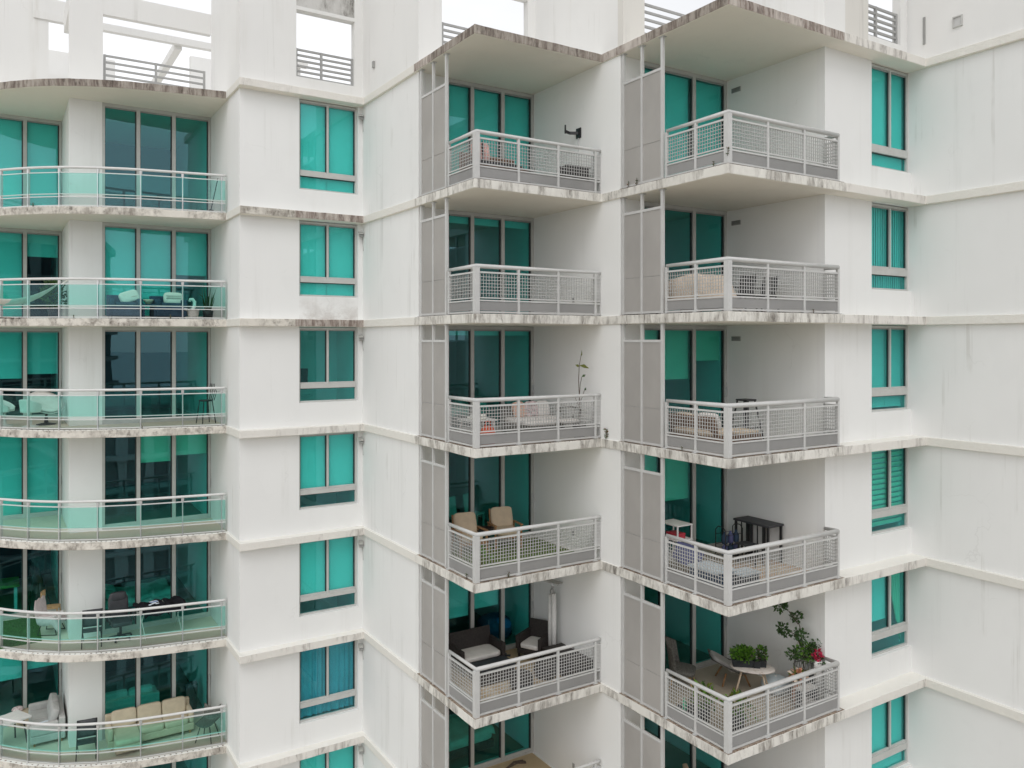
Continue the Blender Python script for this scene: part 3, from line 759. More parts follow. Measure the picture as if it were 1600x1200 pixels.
def daybed(t, body, mat):
    part(t, 'base', lambda m: m.box(-.72, .72, -.36, .36, .10, .30, body), .015)
    part(t, 'mattress', lambda m: m.pillow((0, 0, .37), (1.42, .74, .16), mat, (0, 0, 0), .3))
    part(t, 'backrest', lambda m: m.obox((0, .34, .52), (1.44, .07, .42), (radians(-12), 0, 0), body), .015)
    for sx in (-1, 1):
        for sy in (-1, 1): part(t, 'leg', lambda m: m.box(sx * .66 - .03, sx * .66 + .03, sy * .3 - .03, sy * .3 + .03, 0, .10, body))
t = thing('patio_sofa', 'white cushioned patio sofa below the tall thin sapling', 'sofa', (2.7, -4.75, F(3)))
daybed(t, 'wicker_grey', 'cushion_white')
for i, (x, mt, lb) in enumerate(((2.35, 'cushion_peach', 'plain peach pillow at the left of the patio sofa under the sapling'), (2.72, 'cushion_floral', 'pink and grey flowered pillow in the middle of the patio sofa'), (3.08, 'cushion_white', 'white pillow at the wall end of the patio sofa'))):
    t = thing('scatter_pillow', lb, 'pillow', (x, -4.62, F(3) + .63), 0, 'pillows on the patio sofa')
    part(t, 'cover', lambda m: m.pillow((0, 0, 0), (.4, .15, .4), mt, (radians(-18), 0, radians(random.uniform(-15, 15)))))
t = thing('patio_footstool', 'white padded footstool in front of the patio sofa', 'footstool', (2.35, -5.55, F(3)))
part(t, 'cushion', lambda m: m.pillow((0, 0, .37), (.86, .5, .13), 'cushion_white'))
part(t, 'base', lambda m: m.box(-.38, .38, -.2, .2, .05, .30, 'wicker_grey'), .01)
t = thing('wicker_chair', 'grey round wicker chair at the wall end of the balcony with the sapling', 'chair', (3.15, -5.7, F(3)), -25)
part(t, 'seat', lambda m: m.pillow((0, 0, .38), (.52, .5, .1), 'cushion_white'))
def hoop(m):
    for r in (.30, .27): m.tube([(r * cos(a), r * sin(a) + .02, .66 + .06 * sin(a)) for a in [pi * k / 12 - .25 for k in range(16)]], .016, 'wicker_grey', 6)
    for k in range(14):
        a = -.2 + (pi + .3) * k / 13; m.tube([(.24 * cos(a), .24 * sin(a), .3), (.30 * cos(a), .30 * sin(a) + .02, .67 + .06 * sin(a))], .008, 'wicker_grey', 5)
part(t, 'back', hoop)
for a in (45, 135, 225, 315): part(t, 'leg', lambda m: m.bar((.26 * cos(radians(a)), .26 * sin(radians(a)), 0), (.2 * cos(radians(a)), .2 * sin(radians(a)), .34), .025, .025, 'wicker_grey'))
t = thing('sapling', 'tall thin sapling with a few leaves beside the balcony wall', 'plant', (3.2, -6.05, F(3)))
part(t, 'pot', lambda m: m.lathe([(.13, 0), (.17, .28), (.18, .3), (.16, .3), (.15, .26)], (0, 0, 0), 'rattan_black', 16))
part(t, 'stem', lambda m: (m.tube([(0, 0, .2), (.02, 0, .8), (-.02, 0, 1.4), (.0, 0, 1.75), (.06, 0, 2.05)], .013, 'bark', 6, .007), m.tube([(.0, 0, .9), (.03, 0, 1.3), (.08, 0, 1.5)], .008, 'bark', 5), m.tube([(0, 0, .8), (.12, .02, 1.02), (.17, .02, 1.15)], .007, 'bark', 5), m.tube([(0, 0, .75), (-.1, 0, .95), (-.14, 0, 1.02)], .006, 'bark', 5)))
part(t, 'foliage', lambda m: (m.leaf((.0, 0, 1.78), (.8, -.5, -.2), (.4, -.8, .6), .26, .17, 'leaf_olive'), m.leaf((.04, 0, 1.98), (.3, 0, 1), (.6, -.8, 0), .2, .1, 'leaf_olive'), m.leaf((.08, 0, 1.5), (1, -.2, .5), (.2, -1, .4), .12, .07, 'leaf'), m.leaf((-.13, 0, 1.0), (-.8, 0, .3), (0, -1, .4), .12, .07, 'leaf'), m.leaf((.02, 0, 1.75), (-.6, .3, .3), (0, -1, .3), .13, .08, 'leaf_olive'), m.leaf((.16, 0, 1.15), (.4, 0, .6), (0, -1, .3), .1, .06, 'leaf')))

# ---------- M4: two wooden armchairs on artificial grass
t = thing('grass_mat', 'green artificial grass mat covering the floor before the two beige armchairs', 'grass mat', (1.75, -4.95, F(4)))
def mat_fn(m):
    m.box(-1.45, 1.75, -1.22, 1.25, 0, .012, 'grass_mat')
    for _ in range(5200):
        x, y = random.uniform(-1.45, 1.75), random.uniform(-1.22, 1.25)
        m.leaf((x, y, .008), (random.uniform(-.6, .6), random.uniform(-.6, .6), 1), (random.uniform(-1, 1), random.uniform(-1, 1), .2), random.uniform(.03, .055), .012, random.choice(('grass_mat', 'leaf_olive', 'leaf')))
part(t, 'pile', mat_fn)
t = thing('wooden_armchair', 'beige cushioned wooden armchair nearest the grey screen on the grass mat balcony', 'armchair', (1.18, -4.1, F(4)), -8, 'wooden armchairs on the grass mat')
part(t, 'seat_cushion', lambda m: m.pillow((0, -.03, .43), (.58, .60, .15), 'cushion_beige', (radians(4), 0, 0), .35))
part(t, 'back_cushion', lambda m: m.pillow((0, .27, .70), (.60, .15, .56), 'cushion_beige', (radians(-20), 0, 0), .35))
part(t, 'frame', lambda m: (m.box(-.33, .33, -.32, -.28, .28, .34, 'wood'), m.box(-.33, .33, .24, .28, .26, .32, 'wood'), m.bar((-.3, .26, .3), (-.3, .40, .92), .035, .04, 'wood'), m.bar((.3, .26, .3), (.3, .40, .92), .035, .04, 'wood')))
for sx in (-1, 1):
    part(t, 'armrest', lambda m: m.obox((sx * .355, -.02, .60), (.07, .72, .03), (radians(-3), 0, 0), 'wood'), .008)
    part(t, 'leg', lambda m: m.bar((sx * .35, -.33, 0), (sx * .35, -.32, .60), .04, .05, 'wood')); part(t, 'leg', lambda m: m.bar((sx * .35, .36, 0), (sx * .35, .28, .60), .04, .05, 'wood'))
dup(t, (2.32, -3.98, F(4)), -14, 'beige cushioned wooden armchair nearest the side wall on the grass mat balcony')
t = thing('round_table', 'small dark round table between the two beige wooden armchairs', 'table', (1.78, -3.72, F(4)))
part(t, 'tabletop', lambda m: m.lathe([(.0, .46), (.30, .46), (.31, .475), (.30, .49), (0, .49)], (0, 0, 0), 'rattan_black', 24))
for k in range(3): part(t, 'leg', lambda m: m.bar((.24 * cos(k * 2.1), .24 * sin(k * 2.1), 0), (.17 * cos(k * 2.1), .17 * sin(k * 2.1), .46), .025, .025, 'rattan_black'))
t = thing('potted_plant', 'spindly yellow-green plant in the corner by the grass mat railing', 'plant', (.42, -6.1, F(4)))
part(t, 'pot', lambda m: m.lathe([(.1, 0), (.13, .2), (.12, .2)], (0, 0, 0), 'terracotta', 14))
part(t, 'foliage', lambda m: m.foliage((.03, 0, .42), (.22, .2, .26), 90, .12, ('leaf_olive', 'leaf_bright')))

# ---------- M5: black rattan set
def rattan(t, w, cushion_w):
    part(t, 'base', lambda m: m.box(-w / 2, w / 2, -.36, .36, .16, .30, 'rattan_black'), .01)
    part(t, 'backrest', lambda m: m.obox((0, .35, .56), (w, .08, .62), (radians(-10), 0, 0), 'rattan_black'), .01)
    for sx in (-1, 1):
        part(t, 'armrest', lambda m: m.box(sx * (w / 2) - .05, sx * (w / 2) + .05, -.36, .34, .28, .62, 'rattan_black'), .01)
        for sy in (-1, 1): part(t, 'leg', lambda m: m.box(sx * (w / 2 - .03) - .025, sx * (w / 2 - .03) + .025, sy * .31 - .025, sy * .31 + .025, 0, .18, 'rattan_black'))
    part(t, 'seat_cushion', lambda m: m.pillow((0, -.03, .37), (w - .12, .66, .13), 'cushion_white', (0, 0, 0), .25))
t = thing('rattan_loveseat', 'black rattan two-seat sofa with a white seat cushion by the sliding door', 'sofa', (1.48, -3.98, F(5)), 0)
rattan(t, 1.2, 1.1)
t = thing('rattan_armchair', 'black rattan armchair with a white seat cushion beside the white tubes', 'armchair', (3.12, -4.2, F(5)), -62)
rattan(t, .66, .55)
t = thing('coffee_table', 'low black glass-topped coffee table in front of the rattan loveseat', 'table', (1.42, -4.85, F(5)))
part(t, 'tabletop', lambda m: m.box(-.52, .52, -.30, .30, .38, .41, 'leather'), .005)
part(t, 'body', lambda m: m.box(-.50, .50, -.28, .28, .03, .38, 'rattan_black'), .01)
t = thing('pouf', 'round black rattan pouf in the middle of the striped rug', 'pouf', (1.72, -5.72, F(5)), 0, 'round poufs on the striped rug')
part(t, 'body', lambda m: m.lathe([(.2, 0), (.27, .06), (.28, .3), (.24, .40), (.12, .44), (0, .445)], (0, 0, 0), 'rattan_black', 22))
part(t, 'rim', lambda m: m.lathe([(.285, .18), (.295, .20), (.285, .22)], (0, 0, 0), 'charcoal', 22))
dup(t, (2.62, -5.42, F(5)), 0, 'round black rattan pouf nearest the side wall on the striped rug')
t = thing('storage_chest', 'long black rattan storage chest along the side wall of the striped rug balcony', 'storage chest', (3.28, -5.4, F(5)))
part(t, 'body', lambda m: m.box(-.3, .3, -.72, .62, .02, .42, 'rattan_black'), .01)
part(t, 'lid', lambda m: m.box(-.32, .32, -.74, .64, .425, .46, 'rattan_black'), .01)
t = thing('striped_rug', 'tan striped rug on the balcony floor under the two black poufs', 'rug', (1.75, -5.35, F(5)))
part(t, 'pile', lambda m: m.box(-1.4, 1.0, -.85, .55, 0, .012, 'rug_tan'))
t = thing('twin_tube_stand', 'pair of tall white tubes with a flat grey plate on top by the wall', 'stand', (3.38, -4.72, F(5)))
for dy in (0, .16): part(t, 'tube', lambda m: m.tube([(0, dy, .05), (0, dy, 1.78 - dy * .4)], .065, 'white_paint', 12))
part(t, 'base', lambda m: m.box(-.16, .16, -.14, .3, 0, .05, 'white_paint'), .01)
part(t, 'bracket', lambda m: (m.tube([(0, 0, 1.78), (0, .02, 1.86), (0, .08, 1.90), (0, .16, 1.82), (0, .16, 1.74)], .018, 'alu_dark', 7), m.tube([(0, .08, 1.90), (0, .08, 2.06)], .035, 'steel', 8)))
part(t, 'plate', lambda m: m.obox((0, .08, 2.07), (.34, .5, .02), (.12, .08, .5), 'rail_grey'))
t = thing('sandals', 'pair of dark sandals left by the sliding door of the rattan balcony', 'sandals', (2.35, -3.78, F(5)))
for i in (0, 1): part(t, 'sandal', lambda m: (m.obox((i * .16, i * .05, .015), (.09, .26, .03), (0, 0, .9), 'leather'), m.obox((i * .16, i * .05, .05), (.09, .05, .04), (0, 0, .9), 'leather')), .01)
# ---------- M6: bare floor with a stain and a rope
t = thing('garden_hose', 'brown hose lying loose on the tan floor of the lowest middle balcony', 'hose', (2.8, -3.8, F(6)))
part(t, 'coil', lambda m: m.tube([(-.55, -.3, .02), (-.4, -.12, .025), (-.2, .05, .02), (.1, .1, .03), (.3, .02, .02), (.28, .12, .03), (.05, .2, .02), (-.3, .0, .04), (-.55, -.45, .02)], .022, 'bark', 7))
part(t, 'nozzle', lambda m: m.tube([(-.55, -.45, .02), (-.57, -.58, .02)], .03, 'charcoal', 7))

# ---------- R2
t = thing('covered_furniture', 'patio furniture hidden under a draped beige canvas cover', 'furniture cover', (4.5, -8.55, F(2)))
def cover(u, v):
    x = (u - .5) * 1.25; y = (v - .5) * 1.9
    e = max(abs(x) / .58, abs(y) / .92); h = .80 + .07 * sin(v * 5.5) - .05 * (y > .25) * 1
    if e > .82: h *= max(.03, 1 - ((e - .82) / .30) ** .75)
    k = 1 + .10 * sin(6 * math.atan2(y, x) + 1) * max(0, e - .6)
    return (x * k, y * k, max(.01, h + .015 * sin(11 * u + 7 * v)))
part(t, 'cover', lambda m: m.sheet(cover, 34, 40, 'canvas'))
part(t, 'frame', lambda m: (m.box(-.4, .4, -.75, .75, .42, .50, 'charcoal'), [m.bar((x, y, 0), (x, y, .42), .04, .04, 'charcoal') for x in (-.38, .38) for y in (-.7, .7)]))
t = thing('dining_chair', 'black patio chair with armrests left of its twin behind the mesh', 'chair', (5.55, -9.05, F(2)), -88, 'black patio chairs in profile')
part(t, 'seat', lambda m: m.box(-.24, .24, -.25, .25, .42, .45, 'black_metal'), .008)
part(t, 'backrest', lambda m: m.obox((0, .28, .68), (.46, .03, .5), (radians(-12), 0, 0), 'black_metal'), .008)
for sx in (-1, 1):
    part(t, 'armrest', lambda m: m.bar((sx * .25, -.27, .64), (sx * .25, .28, .64), .04, .03, 'black_metal'))
    part(t, 'leg', lambda m: m.bar((sx * .25, -.25, 0), (sx * .25, -.25, .64), .032, .032, 'black_metal')); part(t, 'leg', lambda m: m.bar((sx * .25, .34, 0), (sx * .25, .22, .44), .032, .032, 'black_metal'))
dup(t, (6.35, -9.0, F(2)), -92, 'black patio chair with armrests nearest the side wall behind the mesh')
# ---------- R3
t = thing('outdoor_daybed', 'rusty brown wicker daybed with cream cushions behind the mesh', 'daybed', (4.55, -8.9, F(3)), 90)
daybed(t, 'rattan_brown', 'cushion_beige')
part(t, 'pillow', lambda m: (m.pillow((-.4, .24, .60), (.55, .16, .42), 'cushion_white', (radians(-20), 0, .2)), m.pillow((.3, .24, .58), (.6, .16, .38), 'cushion_beige', (radians(-20), 0, -.1))))
t = thing('wicker_footstool', 'square brown wicker footstool beside the cream daybed', 'footstool', (5.0, -9.6, F(3)))
part(t, 'body', lambda m: m.box(-.33, .33, -.3, .3, .03, .34, 'rattan_brown'), .01)
part(t, 'top', lambda m: m.pillow((0, 0, .38), (.66, .6, .1), 'cushion_beige'))
t = thing('bar_stool', 'tall black metal bar stool with splayed legs against the wall', 'stool', (5.95, -8.9, F(3)))
part(t, 'seat', lambda m: m.box(-.17, .17, -.17, .17, .98, 1.02, 'black_metal'), .01)
part(t, 'footrest', lambda m: [m.bar(p, q, .018, .018, 'black_metal') for p, q in (((-.24, -.24, .36), (.24, -.24, .36)), ((-.24, .24, .36), (.24, .24, .36)), ((-.24, -.24, .36), (-.24, .24, .36)), ((.24, -.24, .36), (.24, .24, .36)))])
for sx in (-1, 1):
    for sy in (-1, 1): part(t, 'leg', lambda m: m.bar((sx * .29, sy * .29, 0), (sx * .14, sy * .14, .98), .028, .028, 'black_metal'))
part(t, 'column', lambda m: m.box(-.05, .05, -.04, .04, .3, .98, 'charcoal'))
# ---------- R4
t = thing('console_table', 'tall black slatted console table against the side wall', 'table', (6.92, -8.42, F(4)))
part(t, 'tabletop', lambda m: m.box(-.27, .27, -.56, .56, .90, .95, 'charcoal'), .006)
for sx in (-1, 1):
    for y in (-.5, 0, .5): part(t, 'leg', lambda m: m.box(sx * .23 - .025, sx * .23 + .025, y - .025, y + .025, 0, .90, 'black_metal'))
part(t, 'slats', lambda m: [m.box(-.23, -.21, y - .012, y + .012, 0.1, .90, 'black_metal') for y in (-.33, -.17, .17, .33)])
t = thing('bottle_rack', 'low black metal rack full of blue bottles beside the console table', 'rack', (6.38, -7.98, F(4)))
part(t, 'frame', lambda m: ([m.tube([(x, -.16, 0), (x, -.16, .74), (x, -.08, .82), (x, .08, .82), (x, .16, .74), (x, .16, 0)], .012, 'black_metal', 6) for x in (-.3, .3)], [m.bar((-.3, y, z), (.3, y, z), .012, .012, 'black_metal') for y in (-.15, .15) for z in (.1, .38, .62)]))
for k in range(6): part(t, 'bottle', lambda m: m.lathe([(.05, 0), (.075, .03), (.075, .2), (.03, .26), (.03, .3), (0, .3)], (-.2 + .2 * (k % 3), -.04, .11 if k < 3 else .39), 'fabric_navy' if k % 2 else 'blue_item', 10))
t = thing('step_table', 'small dark wooden bench in front of the bottle rack', 'bench', (6.42, -8.62, F(4)))
part(t, 'seat', lambda m: m.obox((0, 0, .47), (.36, .62, .04), (0, .03, 0), 'charcoal'), .006)
for sx in (-1, 1):
    for sy in (-1, 1): part(t, 'leg', lambda m: m.bar((sx * .15, sy * .27, 0), (sx * .13, sy * .25, .46), .035, .035, 'black_metal'))
t = thing('shelf_stand', 'white metal shelf stand by the sliding door with items on two tiers', 'shelf', (4.46, -8.1, F(4)))
part(t, 'frame', lambda m: [m.box(x - .014, x + .014, y - .014, y + .014, 0, 1.15, 'white_paint') for x in (-.22, .22) for y in (-.3, .3)])
for z in (.3, .78, 1.12): part(t, 'tier', lambda m: m.box(-.24, .24, -.32, .32, z, z + .025, 'white_paint'))
t = thing('folding_board', 'slate blue folded board leaning on the white shelf stand', 'board', (4.25, -8.72, F(4)))
part(t, 'panel', lambda m: m.obox((0, 0, .55), (.42, .5, .4), (.2, .3, 0), 'blue_item'), .02)
t = thing('red_box', 'small red box on the middle tier of the white shelf', 'box', (4.44, -8.12, F(4) + .805))
part(t, 'body', lambda m: m.box(-.15, .12, -.2, .15, 0, .1, 'red'), .006); part(t, 'lid', lambda m: m.box(-.155, .125, -.205, .155, .1, .125, 'red'), .004)
t = thing('storage_crate', 'blue and black crate on the floor beside the corner post', 'crate', (4.25, -9.45, F(4)))
part(t, 'body', lambda m: m.box(-.28, .3, -.42, .42, .02, .42, 'fabric_navy'), .015)
part(t, 'lid', lambda m: m.box(-.3, .32, -.44, .44, .425, .46, 'bluewhite'), .01)
t = thing('cooler_box', 'low pale cooler with dark sides next to the blue crate', 'cooler', (4.72, -9.95, F(4)))
part(t, 'body', lambda m: m.box(-.26, .26, -.2, .2, .02, .36, 'charcoal'), .02); part(t, 'lid', lambda m: m.box(-.28, .28, -.22, .22, .365, .42, 'bluewhite'), .015)
t = thing('peach_rug', 'worn peach and beige rug across the console table balcony', 'rug', (5.95, -9.25, F(4)))
part(t, 'pile', lambda m: m.box(-1.1, 1.15, -1.0, .75, 0, .012, 'rug_peach'))
# ---------- R5
t = thing('wing_chair', 'grey wicker wing chair with a tall curved back by the screen', 'chair', (5.15, -7.62, F(5)), 40)
def wing(u, v):
    a = (u - .5) * 2.5; w = .36 - .04 * v; h = .30 + .86 * v * (1 - .22 * abs(u - .5) * 2)
    return (w * sin(a) * (1.0 + .06 * sin(v * 9)), .30 * cos(a) + .12 * v - .02, h)
part(t, 'shell', lambda m: m.sheet(wing, 22, 16, 'wicker_grey'), 0, 2, .025)
part(t, 'seat', lambda m: m.pillow((0, -.02, .40), (.62, .6, .14), 'wicker_grey', (radians(5), 0, 0)))
for sx in (-1, 1):
    for sy in (-1, 1): part(t, 'leg', lambda m: m.tube([(sx * .3, sy * .28, 0), (sx * .18, sy * .17, .36)], .02, 'wood_pale', 8, .026))
t = thing('lounge_chair', 'reclined grey lounge chair with a pale cushion behind the oval table', 'lounge chair', (6.42, -8.12, F(5)), 58)
part(t, 'shell', lambda m: m.sheet(lambda u, v: ((u - .5) * .80 * (1 + .1 * sin(pi * v)), -.38 + .95 * v, .26 + .10 * abs(u - .5) * 2 + (.48 * max(0, v - .38) ** 1.1)), 16, 18, 'wicker_grey'), 0, 2, .03)
part(t, 'cushion', lambda m: (m.pillow((0, -.08, .36), (.62, .56, .11), 'cushion_grey', (radians(3), 0, 0)), m.pillow((0, .32, .52), (.60, .58, .12), 'cushion_grey', (radians(29), 0, 0))))
for sx in (-1, 1):
    for sy in (-1, 1): part(t, 'leg', lambda m: m.tube([(sx * .33, sy * .34 + .05, 0), (sx * .22, sy * .22 + .05, .28)], .02, 'wood', 8, .026))
t = thing('oval_table', 'oval pale marble-topped table on splayed wooden legs', 'table', (6.05, -9.0, F(5)), -52)
part(t, 'tabletop', lambda m: m.lathe([(0, .70), (.50, .70), (.515, .715), (.50, .735), (0, .735)], (0, 0, 0), 'tabletop', 36, True, 1.0, .68))
for sx in (-1, 1):
    for sy in (-1, 1): part(t, 'leg', lambda m: m.tube([(sx * .40, sy * .26, 0), (sx * .22, sy * .13, .70)], .015, 'cushion_beige', 8, .021))
def herb(loc, rz, L, label, n, leafm=('leaf_bright',), h=.2):
    t = thing('planter_box', label, 'planter', loc, rz)
    part(t, 'pot', lambda m: (m.add([(-L / 2 * .88, -.07, 0), (L / 2 * .88, -.07, 0), (L / 2 * .88, .07, 0), (-L / 2 * .88, .07, 0), (-L / 2, -.09, .17), (L / 2, -.09, .17), (L / 2, .09, .17), (-L / 2, .09, .17)], [(3, 2, 1, 0), (0, 1, 5, 4), (1, 2, 6, 5), (2, 3, 7, 6), (3, 0, 4, 7), (4, 5, 6, 7)], 'pot_black')), .01)
    part(t, 'foliage', lambda m: m.foliage((0, 0, .17 + h * .5), (L * .55, .16, h * .75), n, .075, leafm, .5, .8))
    return t
herb((5.88, -8.86, F(5) + .735), -40, .52, 'long black planter overflowing with bright green herbs on the oval table', 650, ('leaf_bright', 'leaf_bright', 'leaf'), .24)
herb((6.10, -9.08, F(5) + .735), -40, .17, 'small black pot of dark seedlings beside the long herb planter', 60, ('leaf', 'bark', 'leaf_dark'), .2)
herb((6.26, -9.12, F(5) + .735), -40, .17, 'small black pot of brown twigs in the middle of the oval table', 50, ('bark', 'leaf'), .18)
herb((6.36, -9.02, F(5) + .735), -40, .18, 'small black pot of bright herbs at the wall end of the oval table', 130, ('leaf_bright', 'leaf_bright', 'leaf'), .2)
t = thing('climbing_shrub', 'tall leafy shrub in a wire basket by the right end of the railing', 'plant', (6.98, -9.72, F(5)))
part(t, 'pot', lambda m: m.lathe([(.16, 0), (.2, .3), (.21, .62), (.19, .62), (.18, .5)], (0, 0, 0), 'pot_black', 16))
part(t, 'basket', lambda m: ([m.tube([(.24 * cos(a), .24 * sin(a), 0.1), (.235 * cos(a + .5), .235 * sin(a + .5), .5), (.21 * cos(a + .9), .21 * sin(a + .9), 1.0)], .008, 'wicker_grey', 5) for a in [2 * pi * k / 14 for k in range(14)]], [m.tube([(.23 * cos(2 * pi * k / 18), .23 * sin(2 * pi * k / 18), z) for k in range(19)], .01, 'wicker_grey', 5) for z in (.4, .62, .82, 1.0)]))
BR = [[(0, 0, .5), (0, .02, 1.1), (-.02, .05, 1.5)], [(-.02, .02, 1.2), (-.2, .1, 1.55), (-.46, .2, 1.68)], [(0, .02, 1.2), (.0, .12, 1.7), (-.06, .16, 1.92)], [(0, 0, 1.0), (.16, -.08, 1.22), (.32, -.14, 1.32)], [(-.05, .12, 1.75), (-.25, .2, 2.05), (-.52, .24, 2.22)], [(0, 0, 1.0), (-.2, .0, 1.12), (-.36, .04, 1.14)], [(0, 0, 1.0), (.05, -.15, 1.05), (.14, -.28, 1.0)]]
part(t, 'stem', lambda m: [m.tube(b, .014, 'bark', 6, .006) for b in BR])
def shrub(m):
    m.foliage((0, 0, 1.12), (.24, .24, .22), 260, .085, ('leaf', 'leaf_dark', 'leaf_bright'), .2, .7)
    for b, n, r in ((BR[0][2], 80, .14), (BR[1][1], 50, .12), (BR[1][2], 110, .15), (BR[2][2], 90, .13), (BR[3][2], 90, .13), (BR[4][2], 110, .14), (BR[5][2], 90, .14), (BR[6][2], 60, .12), (BR[3][1], 50, .1)):
        m.foliage(b, (r, r, r * .8), n, .08, ('leaf', 'leaf_dark', 'leaf_dark'), .1, .7)
part(t, 'foliage', shrub)
t = thing('orchid', 'dark pink flower standing in a white pot at the railing return', 'flower', (7.08, -10.02, F(5)))
part(t, 'pot', lambda m: m.lathe([(.07, 0), (.09, .9), (.1, 1.0), (.08, 1.0)], (0, 0, 0), 'white_paint', 14))
part(t, 'petals', lambda m: m.foliage((0, 0, 1.14), (.11, .10, .11), 70, .07, ('petal',), 0, .9))
t = thing('round_pouf', 'white round pouf on the floor beyond the oval table', 'pouf', (6.75, -9.1, F(5)))
part(t, 'body', lambda m: m.pillow((0, 0, .2), (.62, .62, .40), 'bluewhite', (0, 0, 0), .75))
part(t, 'button', lambda m: m.lathe([(.03, 0), (.03, .02)], (0, 0, .395), 'white_paint', 10))
t = thing('dried_bouquet', 'orange and tan dried flowers in a clay pot before the leafy shrub', 'plant', (6.62, -9.85, F(5)))
part(t, 'pot', lambda m: m.lathe([(.1, 0), (.14, .25), (.12, .45), (.1, .5)], (0, 0, 0), 'terracotta', 16))
part(t, 'foliage', lambda m: m.foliage((0, 0, .66), (.19, .17, .16), 90, .12, ('terracotta', 'cushion_peach', 'canvas', 'leaf_olive'), .2, .8))
t = thing('plant_stand', 'white two-tier plant stand behind the mesh below the leafy shrub', 'plant stand', (6.6, -10.1, F(5)))
for z in (.18, .5): part(t, 'tier', lambda m: m.box(-.26, .26, -.13, .13, z, z + .025, 'white_paint'))
for sx in (-1, 1): part(t, 'leg', lambda m: (m.box(sx * .24 - .015, sx * .24 + .015, -.13, .13, 0, .52, 'charcoal')))
for i, (x, y, hh, lb) in enumerate(((4.12, -9.28, .45, 'bushy green plant in a black pot behind the side mesh'), (4.42, -9.98, .40, 'light green plant in a tall black pot beside the corner post'))):
    t = thing('potted_plant', lb, 'plant', (x, y, F(5)), 0, 'potted plants by the corner post')
    part(t, 'pot', lambda m: m.lathe([(.15, 0), (.2, .36), (.21, .40), (.19, .40), (.17, .36)], (0, 0, 0), 'pot_black', 18))
    part(t, 'soil', lambda m: m.lathe([(.0, .36), (.18, .37)], (0, 0, 0), 'soil', 18))
    part(t, 'foliage', lambda m: (m.foliage((0, 0, .62), (.24, .24, .24), 150, .13, ('leaf_bright', 'leaf', 'leaf_olive'), .5, .55), m.foliage((.1, -.1, .5), (.3, .28, .16), 50, .12, ('leaf', 'leaf_bright'), -.2, .5)))
t = thing('grill_lid', 'flat black round basin on the floor by the screen posts', 'basin', (4.02, -8.95, F(5)))
part(t, 'bowl', lambda m: m.lathe([(.12, 0), (.26, .12), (.28, .2), (.26, .2), (.1, .06)], (0, 0, 0), 'pot_black', 22))
part(t, 'rim', lambda m: m.lathe([(.275, .195), (.295, .205), (.275, .215)], (0, 0, 0), 'charcoal', 22))
t = thing('glass_bottles', 'green glass bottle standing inside the side mesh near the screen', 'bottle', (3.85, -9.02, F(5) + .21))
part(t, 'bottle', lambda m: m.lathe([(.05, 0), (.055, .2), (.02, .27), (.02, .33), (0, .33)], (0, 0, 0), 'green_glass', 12)); part(t, 'cap', lambda m: m.lathe([(.024, .33), (.024, .36), (0, .36)], (0, 0, 0), 'white_paint', 10))
# ---------- R6
t = thing('upholstered_chair', 'beige upholstered chair back just showing under the lowest right balcony', 'chair', (5.5, -7.9, F(6)), 55)
part(t, 'seat', lambda m: m.pillow((0, 0, .42), (.6, .58, .16), 'cushion_beige')); part(t, 'backrest', lambda m: m.pillow((0, .30, .72), (.62, .14, .6), 'cushion_beige', (radians(-12), 0, 0), .35))
for sx in (-1, 1):
    for sy in (-1, 1): part(t, 'leg', lambda m: m.bar((sx * .24, sy * .22, 0), (sx * .22, sy * .2, .36), .03, .03, 'wood'))

# ---------- L2
t = thing('hammock', 'cream cotton hammock hung across the left end of a curved balcony', 'hammock', (0, 0, F(2)))
def ham(u, v):
    x = -9.6 + 2.1 * u; y = 4.15 - .25 * u; sag = .36 + 1.25 * (abs(u - .46) * 1.75) ** 1.9 * .55
    w = .42 * sin(pi * min(.97, max(.03, u))) ** .6
    return (x + (v - .5) * w * .2, y + (v - .5) * w * 1.1, sag + .16 * (abs(v - .5) * 2) ** 2 * sin(pi * u) + .01 * sin(v * 30))
part(t, 'cloth', lambda m: m.sheet(ham, 40, 14, 'cotton'), 0, 2, .008)
part(t, 'rope', lambda m: (m.tube([(-7.5, 3.9, .92), (-7.38, 3.95, 1.0), (-7.23, 4.0, 1.12)], .018, 'cotton', 6), m.tube([(-9.6, 4.15, 1.0), (-9.8, 4.3, 1.3)], .018, 'cotton', 6)))
def arm(t, mat):
    part(t, 'base', lambda m: m.box(-.42, .42, -.40, .40, .08, .36, mat), .02)
    part(t, 'backrest', lambda m: m.box(-.42, .42, .26, .42, .36, .68, mat), .02)
    for sx in (-1, 1):
        part(t, 'armrest', lambda m: m.box(sx * .36 - .07, sx * .36 + .07, -.40, .26, .36, .56, mat), .02)
        for sy in (-1, 1): part(t, 'leg', lambda m: m.box(sx * .36 - .02, sx * .36 + .02, sy * .34 - .02, sy * .34 + .02, 0, .08, 'black_metal'))
    part(t, 'seat_cushion', lambda m: m.pillow((0, -.08, .41), (.60, .62, .12), 'fabric_navy', (0, 0, 0), .3))
t = thing('club_chair', 'navy club chair beside the pier on the hammock balcony', 'armchair', (-5.92, 2.95, F(2)), 0, 'navy club chairs behind the glass railing'); arm(t, 'fabric_navy')
dup(t, (-4.78, 2.92, F(2)), 4, 'navy club chair nearest the side wall on the hammock balcony')
t = thing('chair_pillow', 'cream pillow tilted on the navy chair beside the pier', 'pillow', (-5.80, 2.95, F(2) + .62)); part(t, 'cover', lambda m: m.pillow((0, 0, 0), (.52, .18, .34), 'cotton', (radians(-20), radians(-18), .2))); part(t, 'piping', lambda m: m.tube([(-.2, -.09, -.08), (.2, -.09, .05)], .006, 'canvas', 5))
